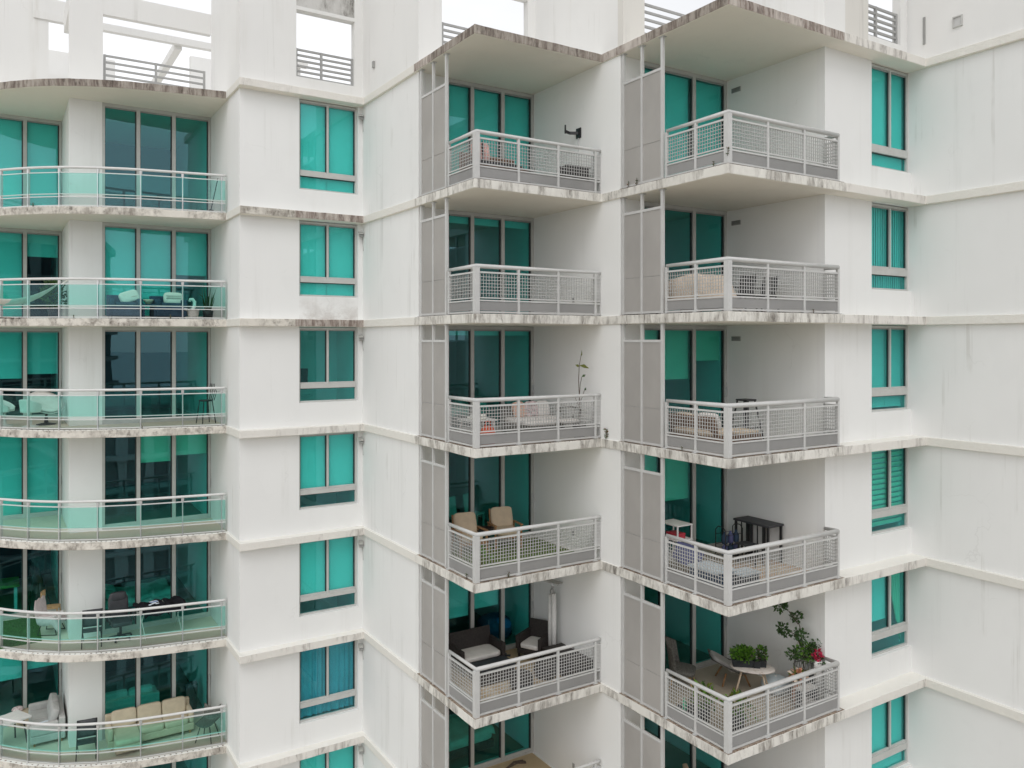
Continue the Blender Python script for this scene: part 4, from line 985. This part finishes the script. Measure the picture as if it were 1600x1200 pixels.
t = thing('chair_pillow', 'striped grey-green pillow upright on the navy chair nearest the side wall', 'pillow', (-4.66, 2.85, F(2) + .60)); part(t, 'cover', lambda m: m.pillow((0, 0, 0), (.52, .18, .36), 'cotton', (radians(-20), 0, 0))); part(t, 'stripe', lambda m: [m.box(-.2, .2, -.115, -.09, z, z + .015, 'cushion_grey') for z in (-.08, 0, .07)])
t = thing('accent_table', 'low dark table holding a bowl between the navy chairs', 'table', (-5.34, 2.75, F(2))); part(t, 'tabletop', lambda m: m.box(-.17, .17, -.3, .3, .38, .42, 'fabric_navy'), .006)
for sx in (-1, 1): part(t, 'leg', lambda m: m.box(sx * .14 - .02, sx * .14 + .02, -.28, .28, 0, .38, 'fabric_navy'))
t = thing('serving_bowl', 'tan bowl on the low table between the navy chairs', 'bowl', (-5.34, 2.68, F(2) + .42)); part(t, 'dish', lambda m: m.lathe([(.06, 0), (.13, .09), (.14, .13), (.12, .13), (.05, .03)], (0, 0, 0), 'canvas', 18)); part(t, 'foot', lambda m: m.lathe([(.07, -.0), (.07, .012)], (0, 0, 0), 'wood_pale', 14))
t = thing('swan_planter', 'white swan-shaped planter against the glass railing', 'planter', (-4.28, 1.98, F(2)))
part(t, 'pot', lambda m: m.lathe([(.11, 0), (.14, .1), (.16, .24), (.17, .27), (.14, .27)], (0, 0, 0), 'white_paint', 18))
part(t, 'neck', lambda m: m.tube([(-.04, 0, .24), (.03, 0, .36), (.04, 0, .48), (-.02, 0, .56), (-.08, 0, .55), (-.1, 0, .49)], .05, 'white_paint', 8, .03)); part(t, 'wing', lambda m: m.pillow((-.17, 0, .26), (.16, .1, .07), 'white_paint', (0, .3, 0), .8))
t = thing('snake_plant', 'spiky potted plant in the corner by the side wall', 'plant', (-3.85, 2.15, F(2)))
part(t, 'pot', lambda m: m.lathe([(.12, 0), (.15, .25), (.14, .25)], (0, 0, 0), 'pot_black', 16))
part(t, 'foliage', lambda m: [m.tube([(.05 * cos(a), .05 * sin(a), .22), (.14 * cos(a), .12 * sin(a), .45 + .1 * (k % 3)), (.30 * cos(a) * (.6 + .2 * (k % 3)), .26 * sin(a), .62 + .14 * (k % 4))], .022, 'leaf_dark', 5, .003) for k, a in enumerate([2 * pi * j / 11 for j in range(11)])])
t = thing('leafy_plant', 'dark bushy plant at the foot of the pier beside the hammock', 'plant', (-7.55, 4.6, F(2)))
part(t, 'pot', lambda m: m.lathe([(.14, 0), (.18, .3), (.17, .3)], (0, 0, 0), 'pot_black', 16)); part(t, 'foliage', lambda m: m.foliage((0, 0, .72), (.3, .32, .42), 260, .15, ('leaf_dark', 'leaf', 'leaf_dark'), .3))
# ---------- L1
t = thing('broom', 'thin dark broom leaning on the side wall of the top curved balcony', 'broom', (-3.55, 2.6, F(1))); part(t, 'stick', lambda m: m.tube([(-.12, 0, .2), (.08, .02, 1.15)], .014, 'charcoal', 6)); part(t, 'head', lambda m: m.obox((-.14, 0, .1), (.1, .26, .2), (0, .2, 0), 'charcoal'))
# ---------- L3
t = thing('bowl_chair', 'round white bowl chair behind the glass railing beside the pier', 'chair', (-7.75, 4.6, F(3)), 24)
def tilt(m, k0):
    Rm = Matrix.Rotation(radians(38), 3, 'X')
    for k in range(k0, len(m.v)): m.v[k] = tuple(Rm @ Vector(m.v[k]) + Vector((0, .05, .58)))
def bowl(m): m.lathe([(.05, -.17), (.30, -.10), (.47, .04), (.49, .08), (.45, .06), (.28, -.05), (0, -.12)], (0, 0, 0), 'white_paint', 30); tilt(m, 0)
def bowl_cushion(m): m.lathe([(0, -.10), (.26, -.04), (.42, .06), (.44, .10), (.36, .10), (.2, .03), (0, .0)], (0, 0, 0), 'cushion_white', 30); tilt(m, 0)
part(t, 'shell', bowl); part(t, 'cushion', bowl_cushion)
part(t, 'pedestal', lambda m: m.lathe([(.26, 0), (.25, .02), (.06, .06), (.035, .25), (.05, .47)], (0, 0, 0), 'black_metal', 18))
def tulip(t):
    part(t, 'shell', lambda m: m.sheet(lambda u, v: ((.24 + .03 * v) * cos(pi * (u * 1.5 + .0) - pi * .25), (.23 + .04 * v) * sin(pi * (u * 1.5) - pi * .25), .40 + .38 * v * (.35 + .65 * max(0, sin(pi * u)))), 20, 8, 'white_paint'), 0, 2, .02)
    part(t, 'seat', lambda m: m.lathe([(0, .40), (.235, .42), (.24, .46), (0, .47)], (0, 0, 0), 'cushion_white', 20)); part(t, 'pedestal', lambda m: m.lathe([(.22, 0), (.21, .02), (.04, .06), (.03, .4)], (0, 0, 0), 'white_paint', 16))
t = thing('tulip_chair', 'white tulip chair beside the round bowl chair', 'chair', (-8.15, 4.15, F(3)), 140, 'white tulip chairs by the bowl chair'); tulip(t)
dup(t, (-8.75, 4.75, F(3)), 70, 'white tulip chair farther from the pier than the round bowl chair')
t = thing('cafe_chair', 'black wire-backed chair in profile against the side wall', 'chair', (-3.82, 2.55, F(3)), -75)
part(t, 'seat', lambda m: m.lathe([(0, .64), (.19, .64), (.2, .66), (.19, .68), (0, .68)], (0, 0, 0), 'black_metal', 18))
part(t, 'backrest', lambda m: [m.tube([(x, .17, .66), (x * 1.1, .24, .9), (x * .9, .19, 1.05), (x * .8, .2, 1.14)], .011, 'black_metal', 6) for x in (-.15, -.05, .05, .15)])
for sx in (-1, 1):
    for sy in (-1, 1): part(t, 'leg', lambda m: m.bar((sx * .19, sy * .2, 0), (sx * .13, sy * .13, .64), .02, .02, 'black_metal'))

# ---------- L5
t = thing('turf_strip', 'bright green turf strip on the floor beside the pier', 'turf mat', (-8.3, 5.3, F(5)))
def turf(m):
    m.box(-.85, .42, -1.25, 1.25, 0, .012, 'turf')
    for _ in range(2400):
        m.leaf((random.uniform(-.85, .42), random.uniform(-1.25, 1.25), .008), (random.uniform(-.6, .6), random.uniform(-.6, .6), 1), (random.uniform(-1, 1), random.uniform(-1, 1), .2), random.uniform(.03, .05), .012, 'turf')
part(t, 'pile', turf)
t = thing('wire_leg_chair', 'white shell chair on thin wire legs standing on the green turf', 'chair', (-7.62, 4.72, F(5)), 62)
part(t, 'shell', lambda m: m.sheet(lambda u, v: ((u - .5) * (.50 + .04 * v), -.24 + .5 * min(1, v / .55) + .12 * max(0, v - .55), .46 - .03 * sin(pi * min(1, v / .55)) + .10 * (abs(u - .5) * 2) ** 2 + .95 * max(0, v - .5) ** 1.15), 16, 18, 'white_paint'), 0, 2, .02)
for sx in (-1, 1):
    part(t, 'leg', lambda m: m.tube([(sx * .15, -.12, .45), (sx * .26, -.26, .02), (sx * .26, .26, .02), (sx * .15, .14, .45)], .011, 'black_metal', 6))
t = thing('throw_blanket', 'grey-pink blanket draped over the white wire-legged chair', 'blanket', (-7.62, 4.72, F(5)), 62)
part(t, 'cloth', lambda m: m.sheet(lambda u, v: ((u - .5) * .66, -.34 + .58 * min(1, v / .55) + .16 * max(0, v - .55), (.52 + .02 * sin(u * 19) + .02 * sin(v * 13) if .16 < v else .52 - 1.4 * (.16 - v)) + 1.02 * max(0, v - .5) ** 1.1 - .5 * max(0, abs(u - .5) - .40) * 4), 22, 26, 'blanket'), 0, 2, .015)
t = thing('wooden_chair', 'pale wooden dining chair with a curved top rail behind the draped chair', 'chair', (-7.55, 5.75, F(5)), 75)
part(t, 'seat', lambda m: m.pillow((0, 0, .45), (.44, .42, .05), 'wood_pale', (0, 0, 0), .4)); part(t, 'backrest', lambda m: m.sheet(lambda u, v: ((u - .5) * .44, .22 + .06 * cos((u - .5) * 2.6), .72 + .20 * v), 10, 4, 'wood_pale'), 0, 2, .03)
for sx in (-1, 1): part(t, 'leg', lambda m: m.bar((sx * .2, .24, 0), (sx * .17, .24, .76), .03, .03, 'wood_pale')); part(t, 'leg', lambda m: m.bar((sx * .2, -.2, 0), (sx * .17, -.17, .44), .03, .03, 'wood_pale'))
def sling(t):
    part(t, 'frame', lambda m: [m.tube([(sx * .24, -.28, 0), (sx * .24, .1, .46), (sx * .24, .26, .9)], .014, 'black_metal', 6) for sx in (-1, 1)])
    part(t, 'seat', lambda m: m.sheet(lambda u, v: ((u - .5) * .46, -.22 + .36 * v, .42 - .03 * sin(pi * v)), 4, 6, 'charcoal'), 0, 2, .012)
    part(t, 'backrest', lambda m: m.sheet(lambda u, v: ((u - .5) * .46, .14 + .12 * v, .46 + .44 * v), 4, 6, 'charcoal'), 0, 2, .012)
    for sx in (-1, 1): part(t, 'leg', lambda m: m.tube([(sx * .22, .3, 0), (sx * .22, -.2, .44)], .012, 'black_metal', 6))
t = thing('sling_chair', 'dark ribbed sling chair in front of the pier beside the office chair', 'chair', (-6.72, 3.05, F(5)), -8, 'dark sling chairs in front of the pier'); sling(t)
dup(t, (-6.86, 2.98, F(6)), -8, 'dark sling chair between the grey sofa and the beige sofa')
t = thing('office_chair', 'black leather office chair on castors at the sliding door', 'office chair', (-6.0, 3.1, F(5)), 6)
part(t, 'seat', lambda m: m.pillow((0, -.02, .48), (.54, .54, .14), 'leather', (0, 0, 0), .4)); part(t, 'backrest', lambda m: m.pillow((0, .27, .88), (.52, .14, .62), 'leather', (radians(-10), 0, 0), .4)); part(t, 'headrest', lambda m: m.pillow((0, .31, 1.13), (.44, .17, .26), 'leather', (radians(-10), 0, 0), .55))
for sx in (-1, 1): part(t, 'armrest', lambda m: (m.tube([(sx * .3, .2, .5), (sx * .33, .2, .68), (sx * .33, -.1, .70), (sx * .3, -.15, .5)], .022, 'black_metal', 7), m.pillow((sx * .33, .03, .71), (.08, .32, .05), 'leather')))
part(t, 'gas_lift', lambda m: m.tube([(0, 0, .1), (0, 0, .42)], .035, 'black_metal', 10))
for k in range(5):
    a = 2 * pi * k / 5 + .3; part(t, 'base_arm', lambda m: m.bar((0, 0, .12), (.30 * cos(a), .30 * sin(a), .08), .05, .035, 'black_metal')); part(t, 'castor', lambda m: m.tube([(.31 * cos(a) - .02, .31 * sin(a), .035), (.31 * cos(a) + .02, .31 * sin(a), .035)], .035, 'black_metal', 10))
t = thing('drying_rack', 'white folding clothes rack by the sliding door under dark clothes', 'clothes rack', (-4.98, 3.0, F(5)), 10)
part(t, 'frame', lambda m: ([m.tube([(sx * .5, -.3, 0), (sx * .5, .25, .82)], .012, 'white_paint', 6) for sx in (-1, 1)], [m.tube([(sx * .5, .3, 0), (sx * .5, -.25, .82)], .012, 'white_paint', 6) for sx in (-1, 1)]))
part(t, 'rails', lambda m: [m.tube([(-.55, y, .82), (.55, y, .82)], .008, 'white_paint', 6) for y in (-.25, -.08, .08, .25)])
t = thing('tshirt', 'black t-shirt with a white and blue chest print spread on the clothes rack', 't-shirt', (-5.22, 3.0, F(5) + .85), 10)
def drape(w, d, x0=0):
    return lambda u, v: (x0 + (u - .5) * w * (1 + .12 * sin(v * 6)), (v - .5) * d, .05 + .03 * sin(u * 9) + .015 * sin(v * 14) - 1.9 * max(0, abs(v - .5) - .27) ** 1.4 * d - .8 * max(0, abs(u - .5) - .42) * w)
part(t, 'body', lambda m: m.sheet(drape(.62, .95), 20, 22, 'black_cloth'), 0, 2, .012)
part(t, 'sleeve', lambda m: (m.pillow((-.36, -.28, -.02), (.2, .26, .08), 'black_cloth', (0, .5, .4)), m.pillow((-.34, .2, .02), (.2, .24, .08), 'black_cloth', (0, .4, -.3))))
part(t, 'chest_print', lambda m: (m.obox((.06, .02, .088), (.22, .07, .008), (0, .0, .1), 'print_white'), m.obox((.06, -.05, .09), (.22, .035, .008), (0, 0, .1), 'print_blue'), m.obox((.07, -.1, .088), (.2, .025, .008), (0, 0, .1), 'print_white'), m.obox((-.02, -.17, .078), (.26, .06, .008), (.15, 0, .55), 'print_white'), m.obox((.1, -.2, .07), (.1, .04, .008), (.2, 0, .2), 'print_white')))
t = thing('black_shorts', 'black shorts hung on the clothes rack beside the printed t-shirt', 'shorts', (-4.66, 3.05, F(5) + .85), 10)
part(t, 'cloth', lambda m: m.sheet(drape(.50, .9), 16, 20, 'black_cloth'), 0, 2, .015); part(t, 'drawstring', lambda m: m.tube([(-.24, .1, .06), (-.26, -.05, .05), (-.23, -.2, .03), (-.26, -.3, -.03)], .007, 'cotton', 5))
# ---------- L6
t = thing('grey_sofa', 'light grey two-seat sofa with its back against the pier', 'sofa', (-7.72, 5.1, F(6)), -90)
def sofa(t, w, n, mat, armw=.16, d=.86, seat_h=.44, back_h=.8, chaise=None):
    part(t, 'base', lambda m: m.box(-w / 2, w / 2, -d / 2, d / 2, .10, .30, mat), .03, 3)
    part(t, 'back_frame', lambda m: m.box(-w / 2, w / 2, d / 2 - .16, d / 2, .30, back_h - .1, mat), .03, 3)
    for sx in (-1, 1): part(t, 'armrest', lambda m: m.box(sx * (w / 2 - armw / 2) - armw / 2, sx * (w / 2 - armw / 2) + armw / 2, -d / 2, d / 2 - .16, .30, .62, mat), .05, 3)
    iw = (w - 2 * armw) / n
    for i in range(n):
        x = -w / 2 + armw + iw * (i + .5)
        ex = .42 if chaise == i else 0
        part(t, 'seat_cushion', lambda m: m.pillow((x, -.09 - ex / 2, .37), (iw - .01, d - .17 + ex, .17), mat, (0, 0, 0), .22))
        part(t, 'back_cushion', lambda m: m.pillow((x, d / 2 - .27, .66), (iw - .01, .20, .46), mat, (radians(-14), 0, 0), .32))
        if ex: part(t, 'chaise_base', lambda m: m.box(x - iw / 2, x + iw / 2, -d / 2 - ex, -d / 2, .10, .29, mat), .03, 3)
    for sx in (-1, 1):
        for sy in (-1, 1): part(t, 'leg', lambda m: m.bar((sx * (w / 2 - .1), sy * (d / 2 - .1), 0), (sx * (w / 2 - .1), sy * (d / 2 - .1), .1), .05, .05, 'wood'))
sofa(t, 1.75, 2, 'cushion_grey')
t = thing('papers', 'loose white papers lying on the near seat of the grey sofa', 'papers', (-7.85, 4.55, F(6) + .50)); part(t, 'sheet', lambda m: (m.obox((0, 0, 0), (.4, .3, .006), (.05, .05, .2), 'print_white'), m.obox((.06, .04, .015), (.3, .22, .006), (-.05, .1, .7), 'print_white')))
t = thing('chaise_sofa', 'beige three-seat sofa with a chaise in front of the sliding door', 'sofa', (-5.22, 3.22, F(6)), 0)
sofa(t, 2.25, 3, 'fabric_tan', .13, .86, .44, .86, 0)
t = thing('shell_chair', 'grey shell chair on thin black legs beside the side wall', 'chair', (-3.86, 2.15, F(6)), -40)
part(t, 'shell', lambda m: m.sheet(lambda u, v: ((u - .5) * .50, -.24 + .5 * min(1, v / .55) + .10 * max(0, v - .55), .45 + .10 * (abs(u - .5) * 2) ** 2 + .8 * max(0, v - .5) ** 1.15), 14, 16, 'wicker_grey'), 0, 2, .02)
for sx in (-1, 1):
    for sy in (-1, 1): part(t, 'leg', lambda m: m.bar((sx * .24, sy * .24, 0), (sx * .14, sy * .14, .44), .02, .02, 'black_metal'))
t = thing('white_table', 'white slab table at the left end of the lowest curved balcony', 'table', (-8.75, 4.75, F(6)), 28)
part(t, 'tabletop', lambda m: m.box(-.75, .55, -.35, .35, .70, .76, 'white_paint'), .01)
for sx in (-.65, .45):
    for sy in (-1, 1): part(t, 'leg', lambda m: m.bar((sx * 1.0, sy * .3, 0), (sx * .85, sy * .22, .70), .03, .03, 'black_metal'))
t = thing('floor_cushions', 'tan round cushion on the floor behind the white slab table', 'cushion', (-8.22, 6.15, F(6))); part(t, 'cover', lambda m: m.pillow((0, 0, .2), (.55, .55, .34), 'cushion_beige', (0, 0, 0), .6)); part(t, 'pompom', lambda m: m.pillow((-.2, .05, .42), (.3, .26, .16), 'cushion_floral', (0, 0, .3), .8))

# ---------- inside the rooms
def bed(loc, rz, label, mat='cotton', lump=1):
    t = thing('bed', label, 'bed', loc, rz)
    part(t, 'frame', lambda m: m.box(-.75, .75, -1.0, 1.0, .1, .32, 'charcoal'), .02); part(t, 'mattress', lambda m: m.pillow((0, 0, .45), (1.5, 2.0, .26), mat, (0, 0, 0), .2))
    part(t, 'duvet', lambda m: m.sheet(lambda u, v: ((u - .5) * 1.56, -1.0 + 1.5 * v, .60 + .05 * sin(u * 8 + v * 5) + .03 * sin(v * 15) - .35 * max(0, abs(u - .5) - .44) * 6), 20, 20, mat), 0, 2, .03)
    for x in (-.36, .36): part(t, 'pillow', lambda m: m.pillow((x, .72, .68), (.62, .38, .18), mat, (.3, 0, 0)))
bed((1.6, -1.9, F(3)), 90, 'rumpled bed behind the glass of the sapling balcony'); bed((1.75, -2.0, F(6)), 90, 'bed with white sheets behind the lowest middle sliding door', 'cotton'); bed((-5.3, 5.6, F(5)), 90, 'white bed behind the glass by the office chair')
t = thing('indoor_sofa', 'pale sofa behind the glass over the beige chaise sofa', 'sofa', (-5.6, 5.0, F(6)), 180); sofa(t, 1.7, 2, 'cotton')
t = thing('trash_bin', 'tall black bin inside the glass by the beige chaise sofa', 'bin', (-3.85, 4.5, F(6))); part(t, 'body', lambda m: m.lathe([(.16, 0), (.19, .68), (.2, .70)], (0, 0, 0), 'dark_item', 18)); part(t, 'lid', lambda m: m.lathe([(.2, .70), (.18, .76), (0, .78)], (0, 0, 0), 'charcoal', 18))
for i in range(3):
    t = thing('ghost_chair', ('pale dining chair inside the glass behind the left armchair', 'pale dining chair inside the glass between the wooden armchairs', 'pale dining chair inside the glass nearest the side wall')[i], 'chair', (1.15 + .72 * i, -2.3 + .2 * i, F(4)), 15 * i, 'pale dining chairs indoors')
    part(t, 'seat', lambda m: m.box(-.22, .22, -.22, .22, .44, .48, 'cotton'), .01); part(t, 'backrest', lambda m: m.obox((0, .22, .74), (.44, .03, .52), (radians(-8), 0, 0), 'cotton'), .01)
    for sx in (-1, 1):
        for sy in (-1, 1): part(t, 'leg', lambda m: m.box(sx * .19 - .02, sx * .19 + .02, sy * .19 - .02, sy * .19 + .02, 0, .44, 'cotton'))
t = thing('television', 'dark television on the back wall of the bedroom without blinds', 'television', (-1.45, 2.12, F(3) + 1.25)); part(t, 'screen', lambda m: m.box(-.5, .5, -.03, .03, -.3, .3, 'leather'), .01); part(t, 'stand', lambda m: m.box(-.6, .6, -.2, .05, -.72, -.5, 'white_paint'), .01)
t = thing('desk', 'white desk inside the glass behind the shelf stand', 'desk', (5.05, -6.2, F(4))); part(t, 'tabletop', lambda m: m.box(-.5, .5, -.3, .3, 1.02, 1.06, 'white_paint'))
for sx in (-1, 1): part(t, 'leg', lambda m: m.box(sx * .45 - .025, sx * .45 + .025, -.28, .28, 0, 1.02, 'white_paint'))
t = thing('tripod', 'dark camera tripod inside the glass above the green turf', 'tripod', (-7.9, 7.6, F(5)))
part(t, 'head', lambda m: m.obox((0, 0, 1.5), (.16, .2, .14), (0, 0, .3), 'black_metal'), .02)
for k in range(3): part(t, 'leg', lambda m: m.tube([(.4 * cos(2.1 * k), .4 * sin(2.1 * k), 0), (0, 0, 1.45)], .02, 'black_metal', 6))
t = thing('game_table', 'green-topped table inside the glass behind the green turf', 'table', (-9.1, 7.7, F(5))); part(t, 'tabletop', lambda m: m.box(-.8, .75, -.5, .5, .80, .88, 'leaf_bright'), .01)
for sx in (-.7, .65):
    for sy in (-.4, .4): part(t, 'leg', lambda m: m.box(sx - .04, sx + .04, sy - .04, sy + .04, 0, .80, 'white_paint'))
t = thing('beanbag', 'blue beanbag heap inside the glass behind the rattan loveseat', 'beanbag', (2.9, -2.5, F(5))); part(t, 'cover', lambda m: m.pillow((0, 0, .34), (.9, .9, .68), 'blue_item', (0, 0, 0), .7)); part(t, 'blanket', lambda m: m.pillow((.1, -.3, .5), (.5, .3, .3), 'print_blue', (0, .4, 0), .8))

# ---------- weeds on the ledges
WE = [((3.60, -7.42, Z[1] + TH), .13, 'small dry weed at the screen foot of the top right balcony'), ((3.60, -7.72, Z[1] + TH), .15, 'taller dry weed at the screen foot of the top right balcony'), ((3.60, -10.50, Z[1] + TH + .15), .17, 'weed sprouting at the corner post of the top right balcony'), ((3.60, -10.12, Z[1] + TH), .12, 'thin weed beside the corner post of the top right balcony'),
      ((3.585, -6.62, Z[3] + TH), .26, 'tall weed growing where the sapling balcony meets the white wall'), ((-8.12, 3.28, Z[1] + TH), .12, 'weed on the edge of the top curved balcony'), ((-4.9, 1.85, Z[2] + TH), .12, 'weed on the ledge below the navy chairs'), ((-7.2, 2.6, Z[2] + TH), .10, 'weed on the ledge below the hammock'), ((-5.6, 1.97, Z[3] + TH), .09, 'weed on the ledge below the white bowl chair'), ((.05, -6.0, Z[4] + TH), .12, 'rusty weed on the ledge of the grass mat balcony'), ((.9, -6.43, Z[4] + TH), .13, 'dry weed below the kick panel of the grass mat balcony'), ((6.3, -10.5, Z[2] + TH), .10, 'weed under the railing of the black patio chairs'), ((3.6, -9.2, Z[3] + TH), .10, 'weed under the cream daybed railing')]
for p, h, lb in WE:
    w = MB(); w.tube([(0, 0, 0), (.01, 0, h * .9)], .006, 'bark', 5)
    for k in range(int(14 + h * 60)):
        a = random.uniform(0, 2 * pi); z = random.uniform(.05, 1) * h; w.leaf((0, 0, z), (cos(a), sin(a), random.uniform(.2, 1.2)), (random.uniform(-1, 1), random.uniform(-1, 1), .5), h * random.uniform(.2, .42), h * .12, random.choice(('leaf_dark', 'moss', 'leaf')))
    o = obj('weed', w, None, loc=p); tag(o, lb, 'weed', 'weeds on the ledges')
# grime that has collected along the ledges
gm = MB(); rnd = random.Random(5)
def clump(x, y, z, r): gm.pillow((x, y, z), (r * rnd.uniform(1.2, 3.2), r * rnd.uniform(.8, 1.6), r * .5), 'moss' if rnd.random() < .5 else 'soil', (0, 0, rnd.uniform(0, 3)), .9, 6, 4, .2)
for s in range(1, 8):
    for _ in range(52):
        clump(rnd.uniform(.03, .05), rnd.uniform(-6.4, -3.5), Z[s] + TH, .022); clump(rnd.uniform(.2, 3.4), rnd.uniform(-6.44, -6.41), Z[s] + TH, .022)
        clump(rnd.uniform(3.6, 3.63), rnd.uniform(-10.45, -7.2), Z[s] + TH, .022); clump(rnd.uniform(3.7, 7.2), rnd.uniform(-10.52, -10.49), Z[s] + TH, .022)
    for _ in range(150):
        i = rnd.randrange(22, len(ARCS) - 1); clump(ARCS[i][0] + .02, ARCS[i][1] + .05, Z[s] + TH, .02)
for _ in range(40): clump(rnd.uniform(-9.0, -8.2), 3.35 + rnd.uniform(-.05, .12) + (-8.2 + 8.6) * .5, Z[2] + TH + .01, .05)
o = obj('moss', gm); tag(o, 'brown moss and grime gathered in spots along the balcony ledges', 'moss', None, 'stuff')

# ================================================================== ground, sky, light, camera
t = NT('ground')
n1 = t.noise(t.pos(.012, .012, .012), 1, 6, .6); n2 = t.noise(t.pos(.08, .08, .08), 1, 5, .6)
c = t.mix(t.ramp(n1, .42, .58), (.24, .24, .16), (.50, .45, .38)); c = t.mix(t.math('MULTIPLY', t.ramp(n2, .45, .6), .6), c, (.60, .54, .47))
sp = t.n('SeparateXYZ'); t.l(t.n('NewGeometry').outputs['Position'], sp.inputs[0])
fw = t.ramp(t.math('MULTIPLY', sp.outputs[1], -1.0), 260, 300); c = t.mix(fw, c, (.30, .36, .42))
t.done(t.bsdf(c, t.math('SUBTRACT', .9, t.math('MULTIPLY', fw, .6))))
gb = MB(); gb.add([(-3000, -3000, 0), (3000, -3000, 0), (3000, 3000, 0), (-3000, 3000, 0)], [(0, 1, 2, 3)], 'ground')
tag(obj('ground', gb), None, None, None, 'structure')

def tower(loc, rz, w_, d_, h, label, body, band):
    t = thing('office_tower', label, 'tower', loc, rz)
    part(t, 'wall', lambda m: m.box(-w_ / 2, w_ / 2, -d_ / 2, d_ / 2, 0, h, body))
    n = int(h / 3.4)
    part(t, 'balcony_bands', lambda m: [m.box(-w_ / 2 - .9, w_ / 2 + .9, -d_ / 2 - .9, d_ / 2 + .9, k * 3.4, k * 3.4 + .45, band) for k in range(1, n)])
    part(t, 'piers', lambda m: [m.box(x - .5, x + .5, -d_ / 2 - .3, d_ / 2 + .3, 0, h, band) for x in [(-w_ / 2) + w_ * q / 6 for q in range(1, 6)]])
    part(t, 'roof', lambda m: m.box(-w_ / 2 - .5, w_ / 2 + .5, -d_ / 2 - .5, d_ / 2 + .5, h, h + .8, band))
tower((-14, -92, 0), 12, 34, 20, 52, 'dark glass tower across the street mirrored in the curved balcony doors', 'charcoal', 'kick_panel')
tower((4, -74, 0), -8, 16, 14, 33, 'low white block across the street mirrored in the curved balcony doors', 'alu_dark', 'white_paint')
tower((32, -120, 0), 20, 18, 18, 47, 'white tower farther off mirrored in the curved balcony doors', 'alu_dark', 'white_paint')

w = bpy.data.worlds.new('World'); sc.world = w; w.use_nodes = True
nt = w.node_tree; nt.nodes.clear()
out = nt.nodes.new('ShaderNodeOutputWorld'); bg = nt.nodes.new('ShaderNodeBackground'); sky = nt.nodes.new('ShaderNodeTexSky')
sky.sky_type = 'NISHITA'; sky.sun_disc = False
SUN_EL, SUN_AZ = radians(52), radians(215)
sky.sun_elevation = SUN_EL; sky.air_density = 1.0; sky.dust_density = 4.0; sky.ozone_density = 1.0
hs = nt.nodes.new('ShaderNodeHueSaturation'); hs.inputs['Saturation'].default_value = .14
# flat cloud cover, brightened towards the horizon to light the balconies, with soft cloud banks
tc = nt.nodes.new('ShaderNodeTexCoord'); mp = nt.nodes.new('ShaderNodeMapping'); mp.inputs['Scale'].default_value = (1.5, 1.5, 4)
nz = nt.nodes.new('ShaderNodeTexNoise'); nz.inputs['Scale'].default_value = 1.6; nz.inputs['Detail'].default_value = 6
mr = nt.nodes.new('ShaderNodeMapRange'); mr.inputs[1].default_value = .35; mr.inputs[2].default_value = .65; mr.inputs[3].default_value = .86; mr.inputs[4].default_value = 1.04
mx = nt.nodes.new('ShaderNodeMix'); mx.data_type = 'RGBA'; mx.blend_type = 'MIX'; mx.inputs[0].default_value = .72
mx.inputs[7].default_value = (7.6, 7.7, 7.9, 1)
ml = nt.nodes.new('ShaderNodeMix'); ml.data_type = 'RGBA'; ml.blend_type = 'MULTIPLY'; ml.inputs[0].default_value = 1
sg = nt.nodes.new('ShaderNodeSeparateXYZ'); gr = nt.nodes.new('ShaderNodeMapRange'); gr.inputs[1].default_value = .0; gr.inputs[2].default_value = .8; gr.inputs[3].default_value = 1.30; gr.inputs[4].default_value = .80
mg = nt.nodes.new('ShaderNodeMix'); mg.data_type = 'RGBA'; mg.blend_type = 'MULTIPLY'; mg.inputs[0].default_value = 1
L = nt.links.new
L(sky.outputs[0], hs.inputs['Color']); L(hs.outputs[0], mx.inputs[6]); L(tc.outputs['Generated'], mp.inputs[0]); L(mp.outputs[0], nz.inputs['Vector']); L(nz.outputs['Fac'], mr.inputs[0])
L(mx.outputs[2], ml.inputs[6]); L(mr.outputs[0], ml.inputs[7]); L(tc.outputs['Generated'], sg.inputs[0]); L(sg.outputs[2], gr.inputs[0]); L(ml.outputs[2], mg.inputs[6]); L(gr.outputs[0], mg.inputs[7]); L(mg.outputs[2], bg.inputs[0]); bg.inputs[1].default_value = .12; L(bg.outputs[0], out.inputs[0])

sd = Vector((sin(SUN_AZ) * cos(SUN_EL), cos(SUN_AZ) * cos(SUN_EL), sin(SUN_EL)))   # towards the sun
sky.sun_rotation = SUN_AZ
sl = bpy.data.lights.new('sun', 'SUN'); sl.energy = .55; sl.angle = radians(35); sl.color = (1, .97, .93)
so = bpy.data.objects.new('sun', sl); COL.objects.link(so); so.rotation_euler = sd.to_track_quat('Z', 'Y').to_euler()

cam = bpy.data.cameras.new('camera'); co = bpy.data.objects.new('camera', cam); COL.objects.link(co)
co.location = (-8.9131, -22.0683, CZ); co.rotation_euler = (radians(90), 0, -.5648)
cam.sensor_width = 36; cam.lens = 1267.42 / 1600 * 36; cam.shift_y = -(600 - 532.65) / 1600
cam.clip_start = .1; cam.clip_end = 6000
sc.camera = co
sc.view_settings.view_transform = 'Standard'; sc.view_settings.look = 'None'; sc.view_settings.exposure = .37; sc.view_settings.gamma = 1
sc.cycles.use_denoising = True; sc.cycles.max_bounces = 8; sc.cycles.transparent_max_bounces = 24; sc.cycles.diffuse_bounces = 6; sc.cycles.glossy_bounces = 4
sc.cycles.sample_clamp_indirect = 6
